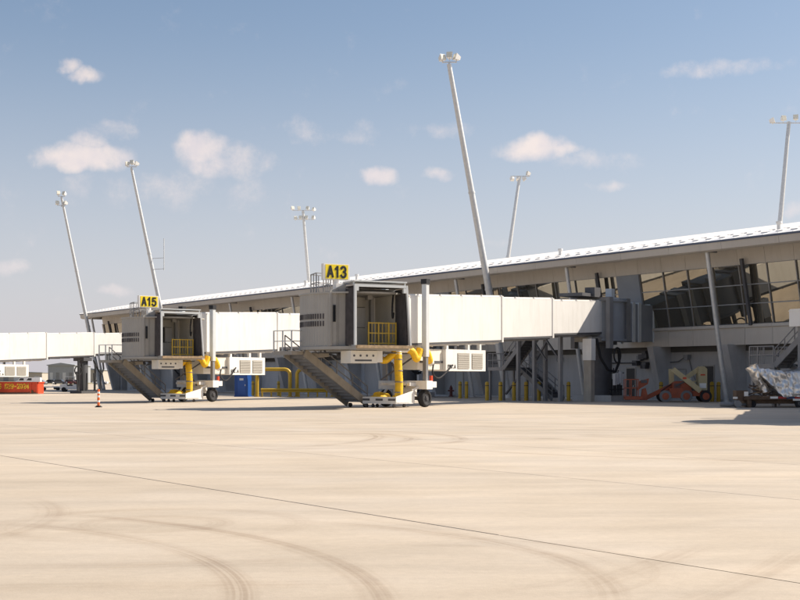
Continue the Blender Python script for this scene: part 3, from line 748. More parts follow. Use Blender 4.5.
    for q in (-.9, .05, .95): MB().box(bx1, bx1 + .03, q - .28, q + .22, .40, .52).build('basket_slot', 'steel_dark', ba)
    for (cx_, cy_) in ((bx0 + .2, -1.0), (bx1 - .15, -1.0), (bx0 + .2, .95), (bx1 - .15, .95), (bx1 - .15, -.55)):
        MB().cyl((cx_, cy_ - .05, .10), (cx_, cy_ + .05, .10), .10, 12).box(cx_ - .03, cx_ + .03, cy_ - .06, cy_ + .06, .1, .24).build('caster', 'steel_dark', ba)
    # yellow conditioned-air hose
    def hose(pts, r, n=26):
        # resample and corrugate
        P_ = [Vector(p) for p in pts]; out = []
        seg = len(P_) - 1
        for i in range(n * seg + 1):
            u = i / n; k = min(int(u), seg - 1); f = u - k
            p0 = P_[max(k - 1, 0)]; p1 = P_[k]; p2 = P_[k + 1]; p3 = P_[min(k + 2, seg)]
            out.append(tuple(.5 * ((2 * p1) + (p2 - p0) * f + (2 * p0 - 5 * p1 + 4 * p2 - p3) * f * f + (3 * p1 - p0 - 3 * p2 + p3) * f ** 3)))
        return MB().tube(out, r, 12, wob=.035)
    zt = 4.82 - SH * (xb + 1.5)
    hx = xb + 1.75
    hose([(hx, .75, zt - .35), (hx + .03, .8, 2.4), (hx - .03, .82, 1.4), (hx, .78, .6), (hx + .1, .55, .48)], .235, 12).build('air_hose', 'hose_yellow', t)
    hose([(hx + .75, -.15, zt - .35), (hx + .72, -.05, zt - .8), (hx + .55, .25, zt - .95), (hx + .3, .5, zt - .7), (hx + .05, .72, zt - .42)], .20, 9).build('air_hose', 'hose_yellow', t)
    hose([(xb + 1.15, 1.05, zt - .32), (xb + .9, 1.2, zt - .45), (xb + .65, 1.28, zt - .85), (xb + .45, 1.28, zt - .65), (xb + .30, 1.3, zt - .25)], .21, 9).build('air_hose', 'hose_yellow', t)
    hose([(xb - .25, 1.30, zt - .35), (xb - .55, 1.25, zt - .55), (xb - .85, 1.15, zt - .85), (xb - 1.0, 1.05, zt - .95)], .21, 9).build('air_hose', 'hose_yellow', t)
    hose([(bx0 + .3, -.75, .45), (bx0 + .9, -.8, .5), (bx0 + 1.0, -.2, .55), (bx0 + .4, -.1, .6), (bx0 + .35, -.7, .72), (bx0 + .85, -.6, .70)], .19, 8).build('coiled_hose', 'hose_yellow', t)
    for a_, b_, r_ in (((xb + 1.75, .78, zt - .30), (xb + 1.1, 1.04, zt - .28), .22), ((hx, .75, zt - .62), (hx, .75, zt - .34), .245), ((xb - 1.0, 1.05, zt - .95), (xb - 1.25, .95, zt - 1.05), .24)):
        MB().cyl(a_, b_, r_, 14).build('hose_coupling', 'white_paint', t)
    hose([(xb - 1.4, 1.1, zt - 1.0), (xb - 1.1, 1.25, zt - 1.7), (xb - 1.9, 1.2, zt - 1.95), (air[1] - .6, 1.1, 2.5)], .05, 10).build('cable', 'black_rubber', t)
    for z_, y_ in ((2.75, .78), (2.1, .81), (1.45, .82), (.85, .79)):
        MB().cyl((hx, y_, z_), (hx, y_, z_ + .06), .252, 14).build('hose_clamp', 'steel_mid', t)
    # conditioned-air unit hung under the outer tunnel
    a0, a1 = air; zu = 4.82 - SH * (a0 + a1) / 2
    au = MB().box(a0, a1, -.9, 1.0, zu - 1.82, zu - .50)
    aU = au.build('air_unit', 'white_paint', t)
    for (p, q) in ((.08, .36), (.42, .72)):
        fr = MB(); xa = a0 + (a1 - a0) * p; xc = a0 + (a1 - a0) * q
        fr.box(xa, xc, 1.0, 1.02, zu - 1.66, zu - .72)
        lv = fr.build('louver', 'louver_tan', aU)
        sl_ = MB()
        for k in range(11): z_ = zu - 1.62 + k * .083; sl_.add([(xa + .03, 1.022, z_), (xc - .03, 1.022, z_), (xc - .03, 1.05, z_ - .03), (xa + .03, 1.05, z_ - .03), (xa + .03, 1.022, z_ + .02), (xc - .03, 1.022, z_ + .02)], [(0, 1, 2, 3), (4, 3, 2, 5)])
        sl_.build('slat', 'louver_tan', lv)
    hg = MB()
    for p in (.12, .42, .95): xa = a0 + (a1 - a0) * p; hg.box(xa - .1, xa + .1, .75, .97, zu - .50, zu - .10); hg.box(xa - .1, xa + .1, -.95, -.75, zu - .50, zu - .10)
    hg.box(a0 - .1, a1 + .5, .80, .92, zu - .16, zu - .06).build('hanger', 'white_paint', aU)
    tm = text_mesh('FNC.A', .20, .008, .05, 1.2, 'letter_black')
    lo = link('lettering', tm, aU, (a0 + (a1 - a0) * .86, 1.006, zu - 1.55)); lo.rotation_euler = (R(90), 0, R(180))
    MB().box(a1 + .02, a1 + 2.6, -.85, .75, zu - 1.75, zu - .52).box(a1 + .02, a1 + 2.4, .75, .80, zu - 1.35, zu - 1.22, mi=1).build('plenum_box', ['cab_interior', 'steel_dark'], t)
    # service stair on the far side and its landing
    cx0 = xb + cab_off
    p_head = (cx0 + 2.15 * zs, -2.55, 3.12 * zs); p_foot = (xb + 1.75, -2.2, .22)
    stair_parts(t, p_foot, p_head, 1.55, 15, 'stair_tan', 'steel_mid', True, name='service_stair', depth=.44)
    hd = (Vector(p_head) - Vector(p_foot)); hd.z = 0; hd.normalize(); r_ = Vector((hd.y, -hd.x, 0))
    lp = Vector(p_head)
    land = MB()
    V = [lp + r_ * .7, lp - r_ * .7, lp - r_ * .7 + hd * .95, lp + r_ * .7 + hd * .95]
    land.add([(v.x, v.y, 3.0 * zs) for v in V] + [(v.x, v.y, 3.2 * zs) for v in V], [(3, 2, 1, 0), (4, 5, 6, 7), (0, 1, 5, 4), (1, 2, 6, 5), (2, 3, 7, 6), (3, 0, 4, 7)])
    land.bar(tuple(lp + Vector((-.4, .3, -.2))), (cx0 + .5, -1.5, 3.05 * zs), .3, .3)
    la = land.build('stair_landing', 'stair_tan', t)
    rl = MB()
    for v in (V[1], V[2], V[3], (V[2] + V[3]) / 2): rl.bar((v.x, v.y, 3.2 * zs), (v.x, v.y, 4.35 * zs), .06)
    for z_ in (3.75 * zs, 4.33 * zs):
        for u_, v in ((V[1], V[2]), (V[2], V[3])): rl.bar((u_.x, u_.y, z_), (v.x, v.y, z_), .05)
    rl.build('landing_rail', 'frame_grey', la)
    for s in (-1, 1): MB().cyl((p_foot[0], p_foot[1] + s * .62, .12), (p_foot[0], p_foot[1] + s * .48, .12), .12, 12).build('stair_caster', 'black_rubber', t)
    # cab, turned towards the aircraft stand
    cang = math.atan2(cabn[1], cabn[0]) - ang
    cab = bpy.data.objects.new('cab', None); col.objects.link(cab); cab.parent = t; cab.location = (cx0, 0, 0); cab.rotation_euler = (0, 0, cang); cab.scale = (zs, zs, zs)
    zf, zr = 3.46, 6.66
    MB().cyl((0, 0, zf - .20), (0, 0, zf - .04), 3.12, 48).box(0, 3.55, -1.52, 1.62, zf - .24, zf - .02).build('floor', 'cab_grey', cab)
    MB().box(3.55, 3.75, -1.55, 1.75, zf - .16, zf).build('bumper', 'wood_load', cab)
    MB().cyl((0, 0, 6.28), (0, 0, 6.37), 3.11, 48).build('drum_roof', 'cab_grey', cab)
    # corrugated curved wall
    dw = MB(); pts = []
    n = 84
    for k in range(n + 1):
        a_ = R(140) + R(169) * k / n
        rr = 3.02 + (.035 if k % 2 else 0)
        pts.append((rr * math.cos(a_), rr * math.sin(a_)))
    V = [(x_, y_, zf - .05) for x_, y_ in pts] + [(x_, y_, 6.28) for x_, y_ in pts]
    V += [(x_ * .97, y_ * .97, zf - .05) for x_, y_ in pts] + [(x_ * .97, y_ * .97, 6.28) for x_, y_ in pts]
    m1 = n + 1
    dw.add(V, [(k, k + 1, m1 + k + 1, m1 + k) for k in range(n)] + [(2 * m1 + k, 3 * m1 + k, 3 * m1 + k + 1, 2 * m1 + k + 1) for k in range(n)])
    drum = dw.build('drum_wall', 'cab_grey', cab)
    vs = MB(); n2_ = 30
    for k in range(15):
        a_ = R(252) + R(50) * k / 14
        for z_ in (4.52, 4.92):
            c_, s_ = math.cos(a_), math.sin(a_); M = Matrix.Translation((3.062 * c_, 3.062 * s_, z_)) @ Matrix.Rotation(a_, 4, 'Z')
            vs.box(-.03, .008, -.045, .045, 0, .28, M=M)
    vs.build('vent_slots', 'bellows', drum)
    # box part: left wall, right wall, back wall
    wl_ = MB().box(-.5, 2.05, -1.52, -1.46, zf, 6.45)
    wl_.add([(1.90, -2.42, zf - .03), (1.98, -2.36, zf - .03), (2.22, -1.52, zf - .03), (2.05, -1.52, zf - .03), (1.90, -2.42, 6.42), (1.98, -2.36, 6.42), (2.22, -1.52, 6.78), (2.05, -1.52, 6.78)],
            [(3, 2, 1, 0), (4, 5, 6, 7), (0, 1, 5, 4), (1, 2, 6, 5), (2, 3, 7, 6), (3, 0, 4, 7)])
    wall = wl_.build('side_wall', 'cab_grey', cab)
    MB().bar((2.02, -2.34, zf), (2.02, -2.34, 6.45), .10, .12).bar((2.12, -2.0, zf), (2.12, -2.0, 6.55), .06, .06).build('wall_post', 'cab_grey', wall)
    MB().box(2.055, 2.105, -2.22, -2.08, 4.75, 5.65).build('side_window', 'glass_dark', wall)
    MB().box(-.5, 2.05, 1.55, 1.62, zf, 6.45).build('side_wall', 'cab_interior', cab)
    bwall = MB().box(-.62, -.55, -1.46, -.15, zf, 6.4).box(-.62, -.55, .95, 1.55, zf, 6.4).box(-.62, -.55, -.15, .95, 5.75, 6.4).box(-.62, -.55, -.15, .95, zf, 4.55)
    bw_ = bwall.build('back_wall', 'cab_interior', cab)
    MB().box(-.60, -.57, -.15, .35, 4.55, 5.75).build('door_window', 'glass_dark', bw_)
    MB().box(-.58, -.56, .40, .95, 4.6, 5.7).build('door_window', 'white_paint', bw_)  # white pane: brightness of the sunlit tunnel behind, put in as colour
    MB().box(-.62, 2.05, -1.52, 1.62, 6.45, 6.58).box(-.1, 2.0, -1.0, 1.0, 6.30, 6.45).build('ceiling', 'cab_grey', cab)
    MB().box(1.0, 1.35, .2, .5, 6.05, 6.30).box(.3, .6, .75, .95, zf, 6.3).build('interior_duct', 'cab_grey', cab)
    # console on the left and yellow safety gate
    MB().box(1.7, 2.2, -1.45, -.95, zf, 4.55).box(2.3, 2.5, -1.35, -1.15, zf, 4.35).build('control_console', 'white_paint', cab)
    sgate = MB()
    for y_ in (-.35, .25, .85, 1.3): sgate.bar((2.6, y_, zf), (2.6, y_, 4.75), .07)
    for z_ in (3.6, 4.15, 4.7): sgate.bar((2.6, -.35, z_), (2.6, 1.3, z_), .06)
    for k in range(8): sgate.bar((2.6, -.35 + k * .21, 3.6), (2.6, -.35 + k * .21, 4.7), .03)
    sgate.build('safety_gate', 'yellow_paint', cab)
    # folding bellows: zig-zag side curtains and top
    be = MB(); m2 = 14
    for s in (-1, 1):
        P_ = []
        for k in range(m2 + 1):
            f = k / m2; xq = 2.05 + 1.38 * f; yq = s * ((1.62 if s > 0 else 1.50) + (.10 if k % 2 else -.03))
            P_.append((xq, yq))
        lean = -.0 if s < 0 else .18
        V = []
        for (xq, yq) in P_:
            f = (xq - 2.05) / 1.38
            V += [(xq, yq + (s * .02 if s < 0 else .05 * f), zf + .02), (xq, yq - (lean * .6 * f if s > 0 else 0), 6.55)]
        be.add(V, [(2 * k, 2 * k + 2, 2 * k + 3, 2 * k + 1) for k in range(m2)])
        be.add([(a[0], a[1] - s * .04, a[2]) for a in V], [(2 * k + 1, 2 * k + 3, 2 * k + 2, 2 * k) for k in range(m2)])
    P_ = [(2.05 + 1.38 * k / m2, 6.60 + (.07 if k % 2 else 0)) for k in range(m2 + 1)]
    V = []
    for (xq, zq) in P_: V += [(xq, -1.50, zq), (xq, 1.58, zq)]
    be.add(V, [(2 * k, 2 * k + 1, 2 * k + 3, 2 * k + 2) for k in range(m2)])
    be.build('bellows', 'bellows', cab)
    hoop = MB().box(3.43, 3.57, -1.62, -1.50, zf, 6.72).box(3.43, 3.57, -1.50, 1.50, 6.58, 6.72).box(3.40, 3.57, -1.50, -1.38, 6.36, 6.58).box(3.40, 3.57, 1.30, 1.50, 6.3, 6.56)
    hoop.add([(3.43, 1.70, zf), (3.57, 1.70, zf), (3.57, 1.80, zf), (3.43, 1.80, zf), (3.43, 1.46, 6.72), (3.57, 1.46, 6.72), (3.57, 1.56, 6.72), (3.43, 1.56, 6.72)],
             [(3, 2, 1, 0), (4, 5, 6, 7), (0, 1, 5, 4), (1, 2, 6, 5), (2, 3, 7, 6), (3, 0, 4, 7)])
    hoop.build('front_frame', 'frame_grey', cab)
    MB().box(2.0, 3.5, -1.62, 1.55, 6.86, 6.93).prism([(1.7, 6.45), (2.0, 6.93), (2.1, 6.93), (1.95, 6.45)], -1.60, -1.5, 'y').bar((3.3, -1.55, 6.7), (3.3, -1.55, 6.88), .08).bar((3.3, 1.5, 6.7), (3.3, 1.5, 6.88), .08).build('canopy', 'frame_grey', cab)
    mb = hose([(2.3, 1.30, 6.3), (2.5, 1.15, 5.7), (2.55, 1.12, 5.2), (2.45, 1.2, 5.0), (2.35, 1.3, 5.3)], .05, 6); mb.build('hanging_cable', 'black_rubber', cab)
    # cabinets below the cab
    ub = MB().box(1.6, 2.9, -1.55, .05, zf - .95, zf - .28).box(1.9, 2.6, .1, .5, zf - .90, zf - .27, mi=1)
    for k in range(4): ub.cyl((2.9, -1.35 + k * .38, zf - .55), (2.93, -1.35 + k * .38, zf - .55), .06, 8, mi=2)
    ub.box(2.9, 2.91, -1.3, -.3, zf - .85, zf - .76, mi=2)
    ub.build('equipment_cabinet', ['cab_interior', 'white_paint', 'steel_dark'], cab)
    mb = MB()
    for k in range(16):
        a_ = R(20) * k; mb.bar((2.4 * math.cos(a_), 2.4 * math.sin(a_), zf - .34), (0, 0, zf - .34), .08, .06)
    mb.cyl((0, 0, zf - .60), (0, 0, zf - .33), 1.0, 20)
    for k in range(14): mb.bar((random.uniform(-1.5, 2), random.uniform(-1.2, 1.2), zf - .4), (random.uniform(-1.5, 2), random.uniform(-1.2, 1.2), zf - random.uniform(.5, .9)), .08)
    mb.build('underside_gear', 'steel_dark', cab)
    # railing cage on the drum roof
    rc = MB()
    q = [(.55, -2.55), (-.8, -2.3), (-1.2, -1.2), (.1, -1.5)]
    for i, (x_, y_) in enumerate(q):
        rc.bar((x_, y_, 6.4), (x_, y_, 7.5), .055)
        x2_, y2_ = q[(i + 1) % 4]
        for z_ in (6.95, 7.48): rc.bar((x_, y_, z_), (x2_, y2_, z_), .05)
        rc.bar(((x_ + x2_) / 2, (y_ + y2_) / 2, 6.4), ((x_ + x2_) / 2, (y_ + y2_) / 2, 7.48), .045)
    rc.build('roof_railing', 'steel_mid', cab)
    MB().box(1.5, 1.9, -1.95, -1.6, 6.40, 6.85).cyl((1.7, -1.78, 6.85), (1.7, -1.78, 7.02), .12).build('camera_box', 'white_paint', cab)
    # gate sign
    if sign:
        sx_, sy_ = .90, -1.55
        sb = MB().box(sx_ - .17, sx_ + .17, sy_ - .78, sy_ + .78, 7.10, 7.98)
        sg_ = sb.build('gate_sign', 'white_paint', t); sg_.location = (cx0, 0, 0); sg_.rotation_euler = (0, 0, cang); sg_.scale = (zs, zs, zs)
        MB().box(sx_ - .12, sx_ + .12, sy_ - .12, sy_ + .12, 6.4, 7.10).build('sign_post', 'white_paint', sg_)
        MB().box(sx_ + .17, sx_ + .185, sy_ - .68, sy_ + .68, 7.15, 7.93).build('sign_face', 'sign_yellow', sg_)
        lo = link('lettering', text_mesh(sign, .58, .01, .125, .92, 'letter_black'), sg_, (sx_ + .192, sy_, 7.54)); lo.rotation_euler = (R(90), 0, R(90))
    # utility gear at the rotunda foot
    mb = MB()
    for k, (px_, z_) in enumerate(((1.4, 1.2), (1.0, 1.25), (.5, 1.35), (.15, 1.2))): mb.box(px_ - .14, px_ + .14, 1.75, 1.95, z_, z_ + .85)
    mb.build('meter_box', 'panel_white', t)
    mb = MB()
    for k in range(10): q_ = -.1 + k * .19; mb.bar((q_, 1.66, .45), (q_ + random.uniform(-.03, .03), 1.66, random.uniform(1.2, 2.9)), .06)
    mb.bar((-.3, 1.7, 2.1), (1.9, 1.7, 2.1), .07); mb.bar((-.3, 1.7, .9), (1.9, 1.7, .9), .07)
    mb.tube([(2.6, 1.0, 4.6), (2.4, 1.2, 3.2), (1.6, 1.4, 2.3), (.6, 1.5, 2.2), (0, 1.5, 2.9), (-.1, 1.4, 3.8)], .10, 8)
    mb.tube([(.7 + .55 * math.cos(a_), 1.7, 3.4 + .55 * math.sin(a_)) for a_ in [k * math.pi / 8 for k in range(17)]], .06, 8)
    mb.build('utility_hoses', 'black_rubber', t)
    if near:
        MB().box(3.2, 3.75, .55, 1.15, 0, 3.0, mi=1).box(3.15, 3.8, .5, 1.2, 3.0, 4.55).build('support_pillar', ['white_paint', 'stair_tan'], t)
        MB().bar((3.4, .85, 4.5), (1.0, 0, 4.4), .3, .4).box(.9, 3.0, -.6, .9, 4.35, 4.7).build('rotunda_girder', 'stair_tan', t)
    if extra_col:
        MB().cyl((15.2, 0, 0), (15.2, 0, 4.0), .6, 16).box(14.2, 16.2, -1, 1, 0, .3).box(14.6, 15.8, -.9, .9, 3.7, 4.1).build('support_column', 'steel_dark', t)
        mb = MB()
        for k in range(9): q_ = 15.2 + random.uniform(-1.9, 1.6); mb.bar((q_, .9, .3), (q_ + random.uniform(-.2, .2), .9, random.uniform(1.6, 3.9)), .14)
        mb.tube([(14.3, .8, 3.8), (13.6, .9, 2.6), (13.2, .9, 2.2), (12.8, .8, 2.8), (12.9, .8, 3.6)], .10, 8)
        mb.tube([(16.6 + .5 * math.cos(a_), .9, 2.6 + .5 * math.sin(a_)) for a_ in [k * math.pi / 8 for k in range(17)]], .07, 8)
        mb.build('utility_hoses', 'black_rubber', t)
    return t
S = Vector((14.1, -21.3, 0))
R13 = (15.0, 97.0); R15 = (.9, 118.3); R17 = (-27.3, 160.9); R11 = (29.1, 75.7)
jet_bridge('nearest jet bridge in full view, with the A13 gate sign', R13, (0.3, 77.0), 8.92, 15.66, 'A13', air=(17.55, 22.0))
jet_bridge('jet bridge with the A15 gate sign, behind the orange delineator', R15, (-14.75, 94.6), 12.0, 20.4, 'A15', air=(21.9, 26.0), cabn=(.54, -.84), cab_off=3.55, zs=.93)
jet_bridge('jet bridge at the left edge, tunnel running behind the red dumpster', R17, (-47.0, 134.0), 14.3, 21.1, None, air=(23.5, 27.8), extra_col=True, near=False)
jet_bridge('jet bridge at the right edge, casting the shadow beside the foil-wrapped load', R11, (22.6, 56.2), 8.0, 14.5, 'A11', air=(16.5, 20.8))

# ------------------------------------------------------------------ fixed dog-leg stairs beside the rotundas
def fixed_stair(label, origin):
    t = thing('access_stair', label, 'stairs', origin, BANG, 'steel access stairs beside the rotundas')
    # local x along the facade (towards the right), y towards the wall
    MB().box(-1.25, .7, -.1, 2.6, 2.30, 2.55).build('landing', 'steel_mid', t)
    ra = MB()
    for (x_, y_) in ((-1.22, -.08), (-1.22, 1.2), (-1.22, 2.55), (-.6, -.08), (.6, -.08), (-.6, 2.55), (.6, 2.55)): ra.bar((x_, y_, 2.55), (x_, y_, 3.65), .06)
    for z_ in (3.1, 3.63):
        ra.bar((-1.22, -.08, z_), (-1.22, 2.55, z_), .05); ra.bar((-1.22, -.08, z_), (.6, -.08, z_), .05); ra.bar((-1.22, 2.55, z_), (.6, 2.55, z_), .05)
    for k in range(9): ra.bar((-1.22 + .14 * k, -.08, 2.6), (-1.22 + .14 * k, -.08, 3.6), .02)
    ra.build('landing_rail', 'steel_mid', t)
    stair_parts(t, (.7, .52, 2.45), (3.6, .52, 4.95), 1.2, 13, 'steel_mid', 'steel_dark', name='upper_flight', depth=.34)
    stair_parts(t, (4.7, 1.95, .15), (.7, 1.95, 2.45), 1.15, 12, 'steel_mid', 'steel_dark', name='lower_flight', depth=.34)
    pl = MB().box(3.6, 7.4, -.1, 1.15, 4.72, 4.95)
    p_ = pl.build('platform', 'steel_mid', t)
    MB().box(2.2, 3.4, -.62, -.12, 4.72, 5.62).prism([(2.15, 5.62), (3.45, 5.62), (3.3, 5.74), (2.3, 5.74)], -.65, -.10, 'y').box(2.63, 2.87, -.40, -.16, 0, 4.72, mi=1).build('platform_cabinet', ['white_paint', 'steel_mid'], t)
    ra = MB()
    for k in range(6): ra.bar((3.6 + k * .76, -.08, 4.95), (3.6 + k * .76, -.08, 6.0), .05)
    for z_ in (5.5, 6.0): ra.bar((3.6, -.08, z_), (7.4, -.08, z_), .05)
    ra.build('platform_rail', 'steel_mid', p_)
    for (x_, y_, h, wd) in ((-1.1, .05, 2.3, .16), (.55, .05, 2.3, .2), (-1.1, 2.4, 2.3, .16), (.55, 2.4, 2.3, .16), (4.3, .0, 4.72, .26), (4.3, 1.05, 4.72, .26), (7.2, .0, 4.72, .26)):
        MB().box(x_ - wd / 2, x_ + wd / 2, y_ - wd / 2, y_ + wd / 2, 0, h).build('post', 'steel_mid', t)
    for a, b_ in (((4.3, .05, 4.3), (5.6, .05, 3.0)), ((5.6, .12, 4.5), (4.3, .12, 3.0)), ((7.1, .05, 3.0), (5.6, .05, 4.5)), ((.8, .1, .5), (2.7, .1, 2.1))): MB().bar(a, b_, .12).build('brace', 'steel_dark', t)
    return t
ST13 = gp(498.5, 400.4)
fixed_stair('dark steel dog-leg stair under the A13 bridge tunnel', ST13)
fixed_stair('steel dog-leg stair behind the foil-wrapped load at the right edge', ST13 + S + BX * .7)

# ------------------------------------------------------------------ bollards
bol = MB().cyl((0, 0, 0), (0, 0, 1.36), .145, 16).tube([(0, 0, 1.36), (0, 0, 1.42), (0, 0, 1.45)], .145, 16, r2=.06)
bol_me = bol.mesh('bollard', 'yellow_paint')
band_me = MB().tube([(0, 0, 1.12), (0, 0, 1.18)], .155, 16).mesh('band', 'brown_rust')
BG_ = 'yellow bollards along the terminal'
bl = [(460, 398.5, 'left one of the close bollard pair under the white air unit'), (466.5, 398.5, 'right one of the close bollard pair under the white air unit'),
      (487, 400.5, 'bollard left of the dark steel stair landing'), (500.5, 400.7, 'bollard in front of the stair landing post'), (514, 400.7, 'bollard in front of the stair flight, third of the row'),
      (526, 400.7, 'bollard beside the first tall stair post'), (539, 400.7, 'bollard beside the second tall stair post'), (568.5, 401, 'bollard left of the white-topped bridge pillar'),
      (661, 401, 'bollard behind the boom lift chassis beside the grey pier'), (712, 401.6, 'left one of the bollard pair behind the boom lift counterweight'), (718.5, 401.6, 'right one of the bollard pair behind the boom lift counterweight'),
      (741, 401.5, 'bollard behind the foil-wrapped load'), (253, 395.7, 'bollard right of the blue cabinet'), (278.5, 395.9, 'bollard behind the left yellow pipe hoop'), (513.5, 400.2, None)]
for (x_, y_, lb) in bl:
    if not lb: continue
    p = gp(x_, y_); o = link('bollard', bol_me, None, p); tag(o, 'yellow steel ' + lb, 'bollard', BG_)
    link('band', band_me, o)

# ------------------------------------------------------------------ yellow pipe hoops and guard rail
def on_row(px, y):                                       # point at photo column px on the line y = const of the terminal frame
    return bw(fx(px, y), y)
for (pa, pb, lb) in ((257, 290, 'left one of two tall yellow pipe hoops beside the blue cabinet'), (297, 333, 'right one of two tall yellow pipe hoops, partly behind the service stair')):
    Y_ = 121.0
    A_ = at_depth(pa, Y_); B_ = at_depth(pb, Y_)
    t = thing('pipe_hoop', 'yellow steel guard, ' + lb, 'guard hoop', A_, 0, 'yellow pipe hoops')
    d = B_ - A_; h = 2.55; r = .5
    pts = [(0, 0, 0), (0, 0, h - r)] + [(r - r * math.cos(a), 0, h - r + r * math.sin(a)) for a in [k * math.pi / 12 for k in range(1, 7)]]
    pts += [(d.x - r, 0, h)] + [(d.x - r + r * math.sin(a), 0, h - r + r * math.cos(a)) for a in [k * math.pi / 12 for k in range(1, 7)]] + [(d.x, 0, 0)]
    MB().tube(pts, .17, 14).build('pipe', 'yellow_paint', t)
    MB().cyl((0, 0, 0), (0, 0, .06), .3).cyl((d.x, 0, 0), (d.x, 0, .06), .3).build('base_plate', 'yellow_paint', t)
t = thing('guard_rail', 'low yellow crash guard rail between the two pipe hoops', 'guard rail', at_depth(261, 120), 0)
W_ = at_depth(337, 120).x - at_depth(261, 120).x
pf = [(0, .42), (.08, .47), (.08, .55), (0, .60), (.08, .65), (.08, .73), (0, .78)]
rl = MB()
V = [(0, -y_ - .1, z_) for y_, z_ in pf] + [(W_, -y_ - .1, z_) for y_, z_ in pf]
V += [(0, -y_ - .08, z_) for y_, z_ in pf] + [(W_, -y_ - .08, z_) for y_, z_ in pf]
n = len(pf)
rl.add(V, [(k, k + 1, n + k + 1, n + k) for k in range(n - 1)] + [(2 * n + k, 3 * n + k, 3 * n + k + 1, 2 * n + k + 1) for k in range(n - 1)])
rl.build('rail', 'yellow_paint', t)
for k in range(9):
    x_ = .1 + (W_ - .2) * k / 8
    MB().box(x_ - .07, x_ + .07, -.08, .08, 0, .8).build('post', 'yellow_paint', t)

# blue cabinet
t = thing('portable_toilet', 'tall blue portable cabinet under the A15 bridge air unit', 'portable toilet', at_depth(243, 121.5), R(-12))
b_ = MB().box(-.62, .62, -.6, .6, .1, 2.05).prism([(-.66, 2.05), (.66, 2.05), (.5, 2.25), (-.5, 2.25)], -.64, .64, 'y').box(-.66, .66, -.64, .64, 0, .1)
b_.build('shell', 'toilet_blue', t)
d_ = MB().box(-.32, .50, -.64, -.6, .15, 1.98).build('door', 'toilet_blue', t)
MB().box(-.12, .26, -.655, -.64, 1.52, 1.72).build('label_plate', 'frame_grey', d_)
MB().box(.40, .46, -.68, -.64, 1.0, 1.15).build('handle', 'galvanised', d_)
rb = MB()
for k in range(4): rb.box(-.60 + k * .07, -.57 + k * .07, -.62, -.6, .2, 1.95)
rb.build('rib', 'toilet_blue', t)

# hydrant
t = thing('fire_hydrant', 'dark red fire hydrant against the grey wall under the A13 air unit', 'hydrant', gp(451, 396.6), 0)
MB().cyl((0, 0, 0), (0, 0, .08), .24).cyl((0, 0, .08), (0, 0, .72), .15, r2=.14).tube([(0, 0, .72), (0, 0, .86), (0, 0, .95), (0, 0, 1.0)], .18, 14, r2=.06).build('body', 'hydrant_red', t)
MB().cyl((-.3, 0, .56), (.3, 0, .56), .075).cyl((0, -.27, .52), (0, 0, .52), .09).build('nozzle', 'hydrant_red', t)
MB().cyl((0, 0, .98), (0, 0, 1.08), .05, 6).build('bonnet_nut', 'brown_rust', t)

# ------------------------------------------------------------------ boom lift
t = thing('boom_lift', 'orange and cream boom lift parked beside the grey pier', 'boom lift', at_depth(684, 93.6), R(-4))
k_ = 93.6 / FPX
def bx_(px): return (px - 684) * k_
def bz_(py): return (402 - py) * k_ + .0
ch = MB().box(bx_(662), bx_(706), -.75, .75, .42, .80).box(bx_(668), bx_(682), -.95, .95, .30, .98)
ch.build('chassis', 'orange_paint', t)
tt = MB().prism([(bx_(671), .98), (bx_(671), 1.38), (bx_(675), 1.50), (bx_(687), 1.50), (bx_(689), 1.3), (bx_(690), .82), (bx_(671), .82)], -.8, .8, 'y')
tt.build('turntable', 'orange_paint', t)
for (a, b_, c, d, e, f_) in ((669.5, 676, -1.0, -.95, .5, .9), (680, 688, -.86, -.8, 1.05, 1.4), (691, 704, -.82, -.75, .45, .8)): MB().box(bx_(a), bx_(b_), c, d, e, f_).build('side_cover', 'orange_paint', t)
for (px_, yy) in ((664, -.85), (684.5, -.85), (703.5, -.85), (664, .85), (703.5, .85)):
    x_ = bx_(px_)
    w_ = MB().tube([(x_, yy - .15, .42), (x_, yy - .10, .42), (x_, yy + .10, .42), (x_, yy + .15, .42)], .42, 22).build('wheel', 'tyre_grey' if yy < 0 and px_ < 700 else 'black_rubber', t)
    MB().cyl((x_, yy - .17, .42), (x_, yy + .16, .42), .25, 18).cyl((x_, yy - .21, .42), (x_, yy, .42), .1, 12).build('rim', 'orange_paint', w_)
MB().bar((bx_(674), -.9, bz_(386)), (bx_(684), -.9, bz_(381)), .10).bar((bx_(682), -.9, bz_(382)), (bx_(689), -.9, bz_(378.5)), .06, mi=1).build('hydraulic_ram', ['steel_dark', 'galvanised'], t)
for q in range(4): MB().box(bx_(672.5), bx_(678.5), -.83, -.802, 1.0 + q * .09, 1.05 + q * .09).build('vent', 'steel_dark', t)
MB().box(bx_(690), bx_(696), -.55, .4, .82, 1.12).build('battery_tray', 'steel_dark', t)
MB().tube([(bx_(660), -.5, bz_(391.5)), (bx_(666), -.62, bz_(387)), (bx_(672), -.6, bz_(383)), (bx_(676), -.6, bz_(385))], .035, 8).build('hydraulic_hose', 'black_rubber', t)
MB().box(bx_(698), bx_(704.5), -.615, -.602, 1.0, 1.35).build('warning_decal', 'cone_white', t)
MB().box(bx_(699), bx_(703.5), -.615, -.602, 1.9, 2.0).build('stripe_decal', 'dumpster_red', t)
MB().box(bx_(697), bx_(705.5), -.6, .6, .85, 2.38).prism([(bx_(697), 2.38), (bx_(698.5), 2.55), (bx_(703), 2.55), (bx_(705.5), 2.38)], -.55, .55, 'y').build('counterweight_tower', 'cream_paint', t)
MB().bar((bx_(671.5), -.1, bz_(387)), (bx_(671), -.1, bz_(369)), .34, .30, up=(0, 1, 0)).build('riser_link', 'cream_paint', t)
